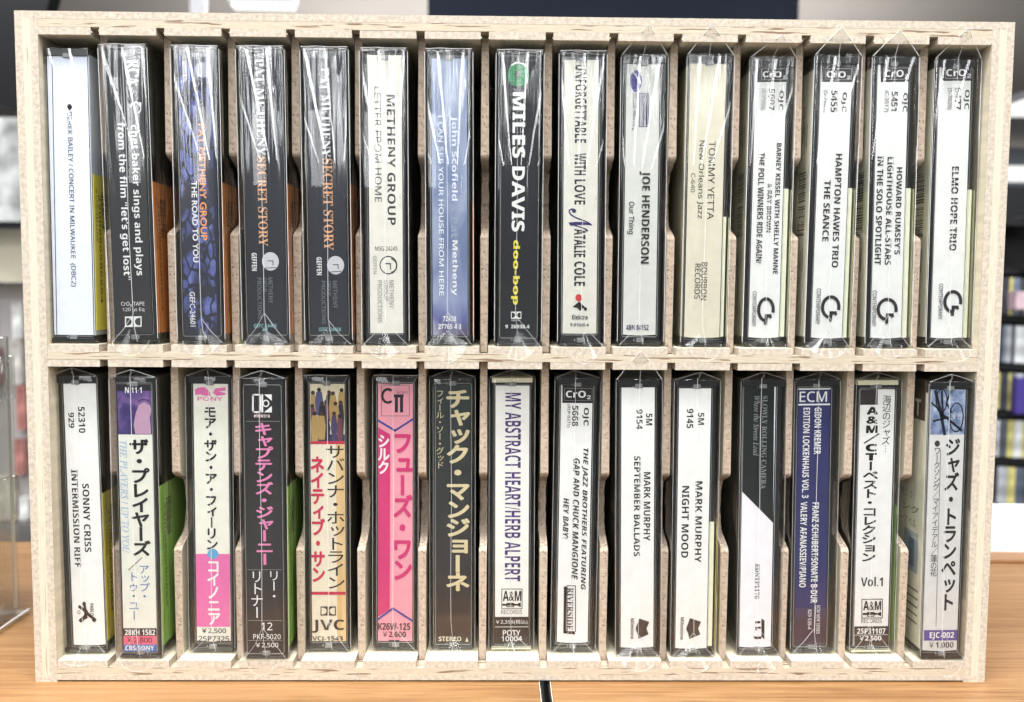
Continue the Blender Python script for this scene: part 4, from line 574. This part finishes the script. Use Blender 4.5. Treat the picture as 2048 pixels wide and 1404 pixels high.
        mb.build('side_printing', card)
    if tp.get('insert'):
        mb = MB(); m = ink((60, 54, 50)); pl = lambda u, v: (side_x - .03, 34 - u, Z(v))
        mb.box(side_x - .03, side_x - .01, 3.5, 34, Z(16), Z(3.5), ink((74, 54, 48)))
        put(mb, styled("T", 'B'), 0, 'H', 22, 8, 27, 14.5, lambda u, v: (side_x - .05, 34 - u, Z(v)), ink((230, 224, 214)))
        for q, va, ua in (("で行こう", 45, 8), ("ング", 50.5, 14), ("ーアベル", 56, 12)): put(mb, q, 0, 'H', ua, va, ua + 14, va + 3.2, pl, m)
        mb.box(side_x - .03, side_x - .01, 6, 18, Z(77), Z(61), ink((150, 166, 178))); mb.box(side_x - .04, side_x - .02, 9, 14, Z(75), Z(64), ink((84, 104, 126)))
        for q in range(5): mb.box(side_x - .03, side_x - .01, 5, 20, Z(84 + q * 3.2), Z(83.3 + q * 3.2), m)
        mb.build('side_printing', card)
    # coloured slip on the right face
    if tp.get('slip'):
        sc = SLIPC[tp['slip']]; sm = paper(sc); a, c = tp['slipv']; b = MB()
        b.box(hx + .04, hx + .2, .9, 58, Z(c), Z(a), sm)
        if tp['slip'] == 'lime' or i == 25:
            pale = paper((232, 232, 206)); b.box(u1 - hx + .35, hx - .75, 1.45, 1.6, Z(c), Z(a - .3), pale)
        sl = b.build('colour_slip', root)
        if tp['slip'] in SLIPT:
            mb = MB(); m = ink(tuple(int(x * .45) for x in sc)); pl = lambda u, v: (hx + .22, u, Z(v))
            put(mb, SLIPT[tp['slip']], 0, 'T', 2.2, a + 5, 4.2, a + 25, pl, m)
            v = a + 6
            while v < a + 20:
                w = rnd.choice((.25, .4, .7)); mb.box(hx + .2, hx + .22, 7, 12.5, Z(v + w), Z(v), m); v += w + rnd.choice((.25, .4))
            put(mb, styled("2200886586864", 'B'), 0, 'T', 4.8, a + 7, 6.6, a + 48, pl, m)
            mb.build('slip_printing', sl)
    if tp.get('nowrap'): return root
    # shrink wrap: a loose sleeve with vertical wrinkles
    g = .3; per = []
    for k in range(13): per.append((-hx - g + (CW + 2 * g) * k / 12, -g, 0, -1))
    for k in range(1, 9): per.append((hx + g, -g + (CD + 2 * g) * (k / 8) ** 1.6, 1, 0))
    for k in range(1, 5): per.append((hx + g - (CW + 2 * g) * k / 4, CD + g, 0, 1))
    for k in range(1, 8): per.append((-hx - g, -g + (CD + 2 * g) * (1 - k / 8) ** 1.6, -1, 0))
    n = len(per); nr = 34; vs = []; fs = []
    ph = [rnd.uniform(0, 6.28) for _ in range(8)]; amp = rnd.uniform(.12, .22)
    for r in range(nr + 1):
        z = -.15 + (CH + .3) * r / nr
        for x, y, nx, ny in per:
            s_ = x * .9 + y * .5
            w = math.sin(s_ * 1.1 + z * .045 + ph[0]) + .7 * math.sin(s_ * .6 - z * .09 + ph[1]) + .6 * math.sin(s_ * 1.9 + .02 * z + ph[2]) + .5 * math.sin(z * .16 + s_ * .35 + ph[3])
            endf = min(1, min(r, nr - r) / 5)
            dd = (amp * (w * .5 + .6)) * (.25 + .75 * endf)
            vs.append((x + nx * dd * (.5 if abs(x) > hx else 1), y + ny * dd, z))
    for r in range(nr):
        for k in range(n): fs.append((r * n + k, r * n + (k + 1) % n, (r + 1) * n + (k + 1) % n, (r + 1) * n + k))
    b = MB(); b.add(vs, fs, M_FILM)
    wrap = b.build('plastic_wrap', root, smooth=True)
    # folds and flaps of the film
    b = MB(); e = MB(); sx = rnd.uniform(-1.2, .4); yf = -g - amp * 1.5 - .12
    zz = rnd.uniform(9, 13)
    b.tube([(sx + .15 * math.sin(k * .7 + ph[4]), yf, CH + .2 - (CH - zz) * k / 12) for k in range(13)], .1, M_FOLD, 4)
    bl = zz
    b.tube([(sx, yf, bl), (sx + .5, yf - .1, bl * .55), (sx + 1.4, yf - .1, .8)], .08, M_FOLD, 4)
    if rnd.random() < .75: b.tube([(sx + .1, yf, bl), (hx * .45, yf, bl * .5), (hx - .3, yf, .4)], .075, M_FOLD, 4)
    if rnd.random() < .5: b.tube([(sx - .1, yf, bl), (-hx * .45, yf, bl * .5), (-hx + .4, yf, .6)], .07, M_FOLD, 4)
    for q in (-1, 1):  # whitened tubes paint the glint of the film along both front edges
        b.tube([(q * (hx + g + .05), -g - .05, CH - 1 - (CH - 3) * k / 10) for k in range(11)], .1 if row == 0 else .06, M_FOLD_GLINT if row == 0 else M_FOLD, 4)
    tent = tp.get('tent', 0)
    if tent:
        fw = -tp['d'] - 1.6 if tent > 5 else -.8
        ax = sx + rnd.uniform(-.5, 1.0); ap = (ax, fw, CH + tent); L, R = (-hx - .1, -g, CH - .4), (hx + .1, -g, CH - .4); Cn = (sx, -g - .5, CH + .1)
        if tent <= 5: ap = (ax, -.9, CH + min(tent, 2.6))
        e.add([L, R, ap, Cn, (-hx, 22, CH + .3), (hx, 22, CH + .3)], [(0, 3, 2), (3, 1, 2), (0, 2, 4), (2, 1, 5), (2, 5, 4)], M_FLAP); e.build('film_flap', wrap); e = MB()
        if tent > 5:
            b.tube([L, ((L[0] + ap[0]) / 2 + .2, (L[1] + ap[1]) / 2, (L[2] + ap[2]) / 2 + .5), ap], .16, M_FOLD_GLINT, 4); b.tube([R, ((R[0] + ap[0]) / 2 - .2, (R[1] + ap[1]) / 2, (R[2] + ap[2]) / 2 + .5), ap], .16, M_FOLD_GLINT, 4)
            b.tube([Cn, ((Cn[0] + ap[0]) / 2 + .3, (Cn[1] + ap[1]) / 2 - .2, (Cn[2] + ap[2]) / 2), ap], .09, M_FOLD, 4)
        else:
            b.tube([L, ((L[0] + ap[0]) / 2, -.9, CH + 1.2), ap], .06, M_FOLD, 4); b.tube([R, ((R[0] + ap[0]) / 2, -.9, CH + 1.2), ap], .06, M_FOLD, 4); b.tube([Cn, (ax * .6, -1, CH + 1.2), ap], .07, M_FOLD, 4)
    else:
        b.tube([(-hx, -g - .2, CH + .1), (-hx * .3, -g - .3, CH + .35), (hx * .2, -g - .3, CH + .05), (hx, -g - .2, CH + .15)], .1, M_FOLD, 4)
        # folded end: two gussets
        b.tube([(-hx + .2, yf, CH - .3), (-hx + 2.5, yf, CH - 3.5), (sx, yf, CH - 4.6)], .05, M_FOLD, 4); b.tube([(hx - .2, yf, CH - .3), (hx - 2, yf, CH - 3.2), (sx, yf, CH - 4.6)], .05, M_FOLD, 4)
    # tongue of loose film that hangs over the shelf edge
    if i not in (9, 17, 19, 20):
        x0_, x1_ = -hx + rnd.uniform(0, 2.5), hx - rnd.uniform(0, 3.5); yo = -tp['d'] - rnd.uniform(.9, 1.6); dp = rnd.uniform(3.2, 6.2) if tp['d'] < 5 else rnd.uniform(.6, 2.5)
        if tp['d'] > 5.5: yo = -tp['d'] * .75
        arcp = [(x0_ + (x1_ - x0_) * k / 12, yo * min(1, math.sin(math.pi * k / 12) * 2.2) - g, 1.2 - (dp + 1.2) * math.sin(math.pi * k / 12) ** .7) for k in range(13)]
        e.add([((x0_ + x1_) / 2, -g - .1, 6.0)] + arcp, [(0, k + 1, k + 2) for k in range(12)], M_FLAP)
        b.tube(arcp, .065, M_FOLD, 4)
    if e.v: e.build('film_flap', wrap)
    b.build('film_fold_glint', wrap, smooth=True)
    return root
for i, tp in enumerate(TAPES): cassette(i, tp)

# ------------------------------------------------------------------ things beside and behind the rack
ac = empty('acrylic_display_stand', (-276, 55, 0), 'clear acrylic display stand holding a brown card, on the table left of the rack', 'display stand')
b = MB(); b.box(-54, 54, -16, 16, 0, 2.2, M_ACRYLIC); b.build('base_plate', ac, bevel=.5, smooth=True)
b = MB(); b.box(-54, 46, -12, -9.6, 2.3, 146, M_ACRYLIC); b.build('front_panel', ac, bevel=.8, smooth=True)
b = MB(); b.box(47, 49, -9, 15, 2.3, 128, M_ACRYLIC); b.build('side_panel', ac, bevel=.6, smooth=True)
b = MB(); b.box(-54, 52, 10, 12, 2.3, 118, M_ACRYLIC); b.build('back_panel', ac, bevel=.6, smooth=True)
for z in (46, 100):
    b = MB(); b.box(49.1, 53, 2, 13, z, z + 20, M_ACRYLIC); b.build('clip', ac, bevel=1.5, smooth=True)
m_, t_ = mat('brown_cover_print'); nz = t_.n('TexNoise', Scale=14.0, Detail=2.0); t_.l(t_.coords(), nz.inputs[0])
t_.l(t_.ramp(nz.outputs[0], [(0.35, lin((130, 78, 56))), (0.5, lin((190, 136, 104))), (0.65, lin((216, 190, 120)))]), t_.b.inputs['Base Color'])
b = MB(); b.box(-54, 41, -9, -8.2, 3, 138, m_); b.build('picture_card', ac)
m_, t_ = mat('polished_acrylic_edge'); t_.b.inputs['Base Color'].default_value = (.86, .88, .86, 1); t_.b.inputs['Roughness'].default_value = .12; t_.b.inputs['Alpha'].default_value = .6
b = MB()
b.tube([(46, -10.8, 3), (46, -10.8, 143), (43.5, -10.8, 146.2), (-54, -10.8, 146.2)], .9, m_, 6); b.tube([(53.6, 15.6, 2.2), (53.6, -15.6, 2.2), (-54, -15.6, 2.2)], .7, m_, 6); b.tube([(48, -9, 3), (48, -9, 128), (48, 15, 128), (48, 15, 3)], .8, m_, 6)
b.build('polished_edge', ac, smooth=True)

tr = MB(); tr.box(-60, 140, 0, 85, 0.05, 8.5, plain('white_paper_stack', (244, 244, 242), 0.5)); o = tr.build('paper_stack', None, bevel=.6); o.location = (.285, .168, 0); tag(o, 'low stack of white paper on the table behind the right side of the rack', 'paper stack')
st = MB(); st.box(-60, 140, 0, 15, 0.05, 2.2, plain('brown_wood_strip', (150, 108, 70), 0.5)); o = st.build('wood_strip', None, bevel=.4); o.location = (.285, .149, 0); tag(o, 'thin brown wooden strip lying in front of the white paper stack', 'strip')

def big(name, x0, x1, y0, y1, z0, z1, m, label=None, cat=None, group=None, kind=None, parent=None, rot=None, bevel=0):
    cx, cyy, cz = (x0 + x1) / 2, (y0 + y1) / 2, (z0 + z1) / 2
    q = MB(); q.box(x0 - cx, x1 - cx, y0 - cyy, y1 - cyy, z0 - cz, z1 - cz, m); o = q.build(name, parent, bevel=bevel); o.location = (cx * MM, cyy * MM, cz * MM)
    if rot: o.rotation_euler = tuple(math.radians(a) for a in rot)
    return tag(o, label, cat, group, kind)
big('ceiling', -7000, 7000, 900, 12000, 1650, 1700, plain('ceiling_paint', (186, 178, 170), 0.8, mottling=.1, scale=.6), kind='structure')
big('back_wall', -7000, 7000, 9000, 9100, -800, 1650, plain('wall_paint', (112, 118, 130), 0.8, scale=1), kind='structure')
big('floor', -7000, 7000, -6500, 12000, -800, -760, plain('floor_vinyl', (110, 108, 104), 0.6, scale=2), kind='structure')
big('hanging_sign', -272, 1085, 2980, 3010, 950, 1420, plain('navy_sign_board', (50, 56, 70), 0.8, 0.1, scale=3), 'wide dark navy board hanging behind the top of the rack', 'sign')
big('hanging_screen', -1300, -905, 1480, 1520, 545, 900, plain('black_plastic', (12, 12, 14), 0.6, 0.15), 'black panel hanging behind the top left corner of the rack', 'screen', rot=(0, 17, 0))
def emit(name, c, s):
    m, t = mat(name); t.b.inputs['Base Color'].default_value = (.8, .8, .8, 1); t.b.inputs['Emission Color'].default_value = c; t.b.inputs['Emission Strength'].default_value = s; return m
M_LIT = emit('lit_lamp_diffuser', (1, .98, .95, 1), 0.85)
M_WHITE = plain('white_fixture_paint', (226, 226, 232), 0.5)
def ceiling_light(x0, x1, y0, y1, z, label):
    t = empty('ceiling_light', ((x0 + x1) / 2, (y0 + y1) / 2, z), label, 'ceiling light', 'lit ceiling lights behind the rack'); w, d = (x1 - x0) / 2, (y1 - y0) / 2
    q = MB(); q.box(-w, w, -d, d, 12, 50, M_WHITE); q.build('housing', t); q = MB(); q.box(-w * .92, w * .92, -d * .92, d * .92, 0, 11.5, M_LIT); q.build('diffuser', t)
ceiling_light(3900, 5600, 6300, 7100, 1590, 'bright ceiling light to the right of the rack')
ceiling_light(-3900, -2600, 3700, 4100, 1500, 'bright ceiling light to the left of the rack')
ceiling_light(-1000, -760, 3000, 3060, 1170, 'small white light fitting just above the rack, left of the navy board')
big('white_partition', -1140, -1085, 3000, 3030, 900, 1400, M_WHITE, 'white upright post rising behind the top edge of the rack', 'post')
big('lit_wall_panel', 4700, 6400, 8850, 8950, 1290, 1440, M_LIT, 'long lit panel high on the far wall right of the rack', 'light panel')
# left: boards and shelf
wb = big('white_notice_board', -1500, -905, 1900, 1920, 305, 560, plain('board_print', (224, 224, 220), 0.4, mottling=.5, scale=14), 'pale notice board with dark marks standing behind the left edge of the rack', 'notice board')
big('board_frame', -300, 300, -14, -10.2, -140, -127, M_BAND, parent=wb)
big('beige_partition', -1500, -900, 1980, 2000, 155, 292, plain('beige_board', (206, 198, 176), 0.6, mottling=.12, scale=6), 'beige board below the pale notice board left of the rack', 'board')
big('dark_shelf_unit', -1600, -1100, 2060, 2300, -500, 150, plain('dark_shelf_paint', (168, 162, 160), 0.5), 'grey shelf unit far behind the acrylic stand left of the rack', 'shelf')
rb = random.Random(5)
for k in range(20):
    c = ((206, 200, 190), (176, 120, 112), (90, 106, 140), (226, 226, 222), (110, 110, 114), (216, 206, 190))[rb.randrange(6)]
    x = -1480 + (k % 4) * 92 + rb.uniform(-8, 8); z = -480 + (k // 4) * 122
    big('disc_case', x, x + rb.choice((24, 50, 84)), 2030, 2050, z, z + rb.choice((118, 96, 60)), plain('disc_cover', c, 0.35, mottling=.3, scale=30), 'blurred disc case on the grey shelf far left of the rack', 'disc case', 'disc cases on the left shelf')
# right: media shelf with rows of cases
ms = empty('media_shelf', (1650, 2300, -500), 'black shelf unit with rows of disc cases far behind the right edge of the rack', 'shelf')
M_SH = plain('black_shelf_metal', (20, 20, 22), 0.5)
q = MB(); q.box(-260, 400, 150, 170, 0, 980, M_SH); q.build('back_panel', ms)
for k in range(7):
    q = MB(); q.box(-260, 400, -60, 148, k * 140 - 8, k * 140 + 8, M_SH); o = q.build('shelf_board', ms); o.rotation_euler = (0, math.radians(3), 0)
cols = ((188, 190, 194), (150, 156, 166), (214, 206, 132), (96, 104, 120), (226, 226, 226), (84, 88, 96), (60, 62, 70), (128, 140, 158), (74, 80, 94))
for r in range(5):
    x = 1425
    while x < 1660:
        w = rb.choice((9, 10, 11, 11, 19, 24)); zb = -500 + r * 140 + 14 - (x - 1650) * .052
        big('disc_case', x, x + w - 2, 2240, 2370, zb, zb + 108, plain('disc_spine', cols[rb.randrange(9)], 0.4, mottling=.3, scale=25), 'blurred disc case in the rows on the black shelf right of the rack', 'disc case', 'disc cases on the right shelf'); x += w
pb = big('purple_box', 1500, 1640, 2210, 2232, -205, -100, plain('purple_card', (74, 60, 140), 0.5), 'purple divider card with a white letter among the disc cases right of the rack', 'divider card')
q = MB(); put(q, styled("H", 'B'), 0, 'H', -18, -28, 26, 22, lambda u, v: (u, -11.3, -v), paper((228, 226, 236))); q.build('lettering', pb)
sp = empty('black_loudspeaker', (1640, 2250, 200), 'black loudspeaker standing on top of the far shelf right of the rack', 'loudspeaker')
q = MB(); q.box(-120, 220, -60, 120, 0, 170, M_SH); q.build('cabinet', sp, bevel=4)
q = MB(); q.tube([(-40, -62, 80), (-40, -66, 80)], 52, plain('cone_rubber', (58, 60, 64), 0.4), 24); q.poly([(-40 + 40 * math.cos(a * .2618), -67, 80 + 40 * math.sin(a * .2618)) for a in range(24)], plain('cone_paper', (34, 34, 36), .6)); q.build('cone', sp)
big('pink_carton', 1480, 1760, 2200, 2330, 100, 150, plain('pink_card', (226, 196, 204), 0.6, mottling=.2, scale=20), 'pale pink carton under the loudspeaker right of the rack', 'carton')
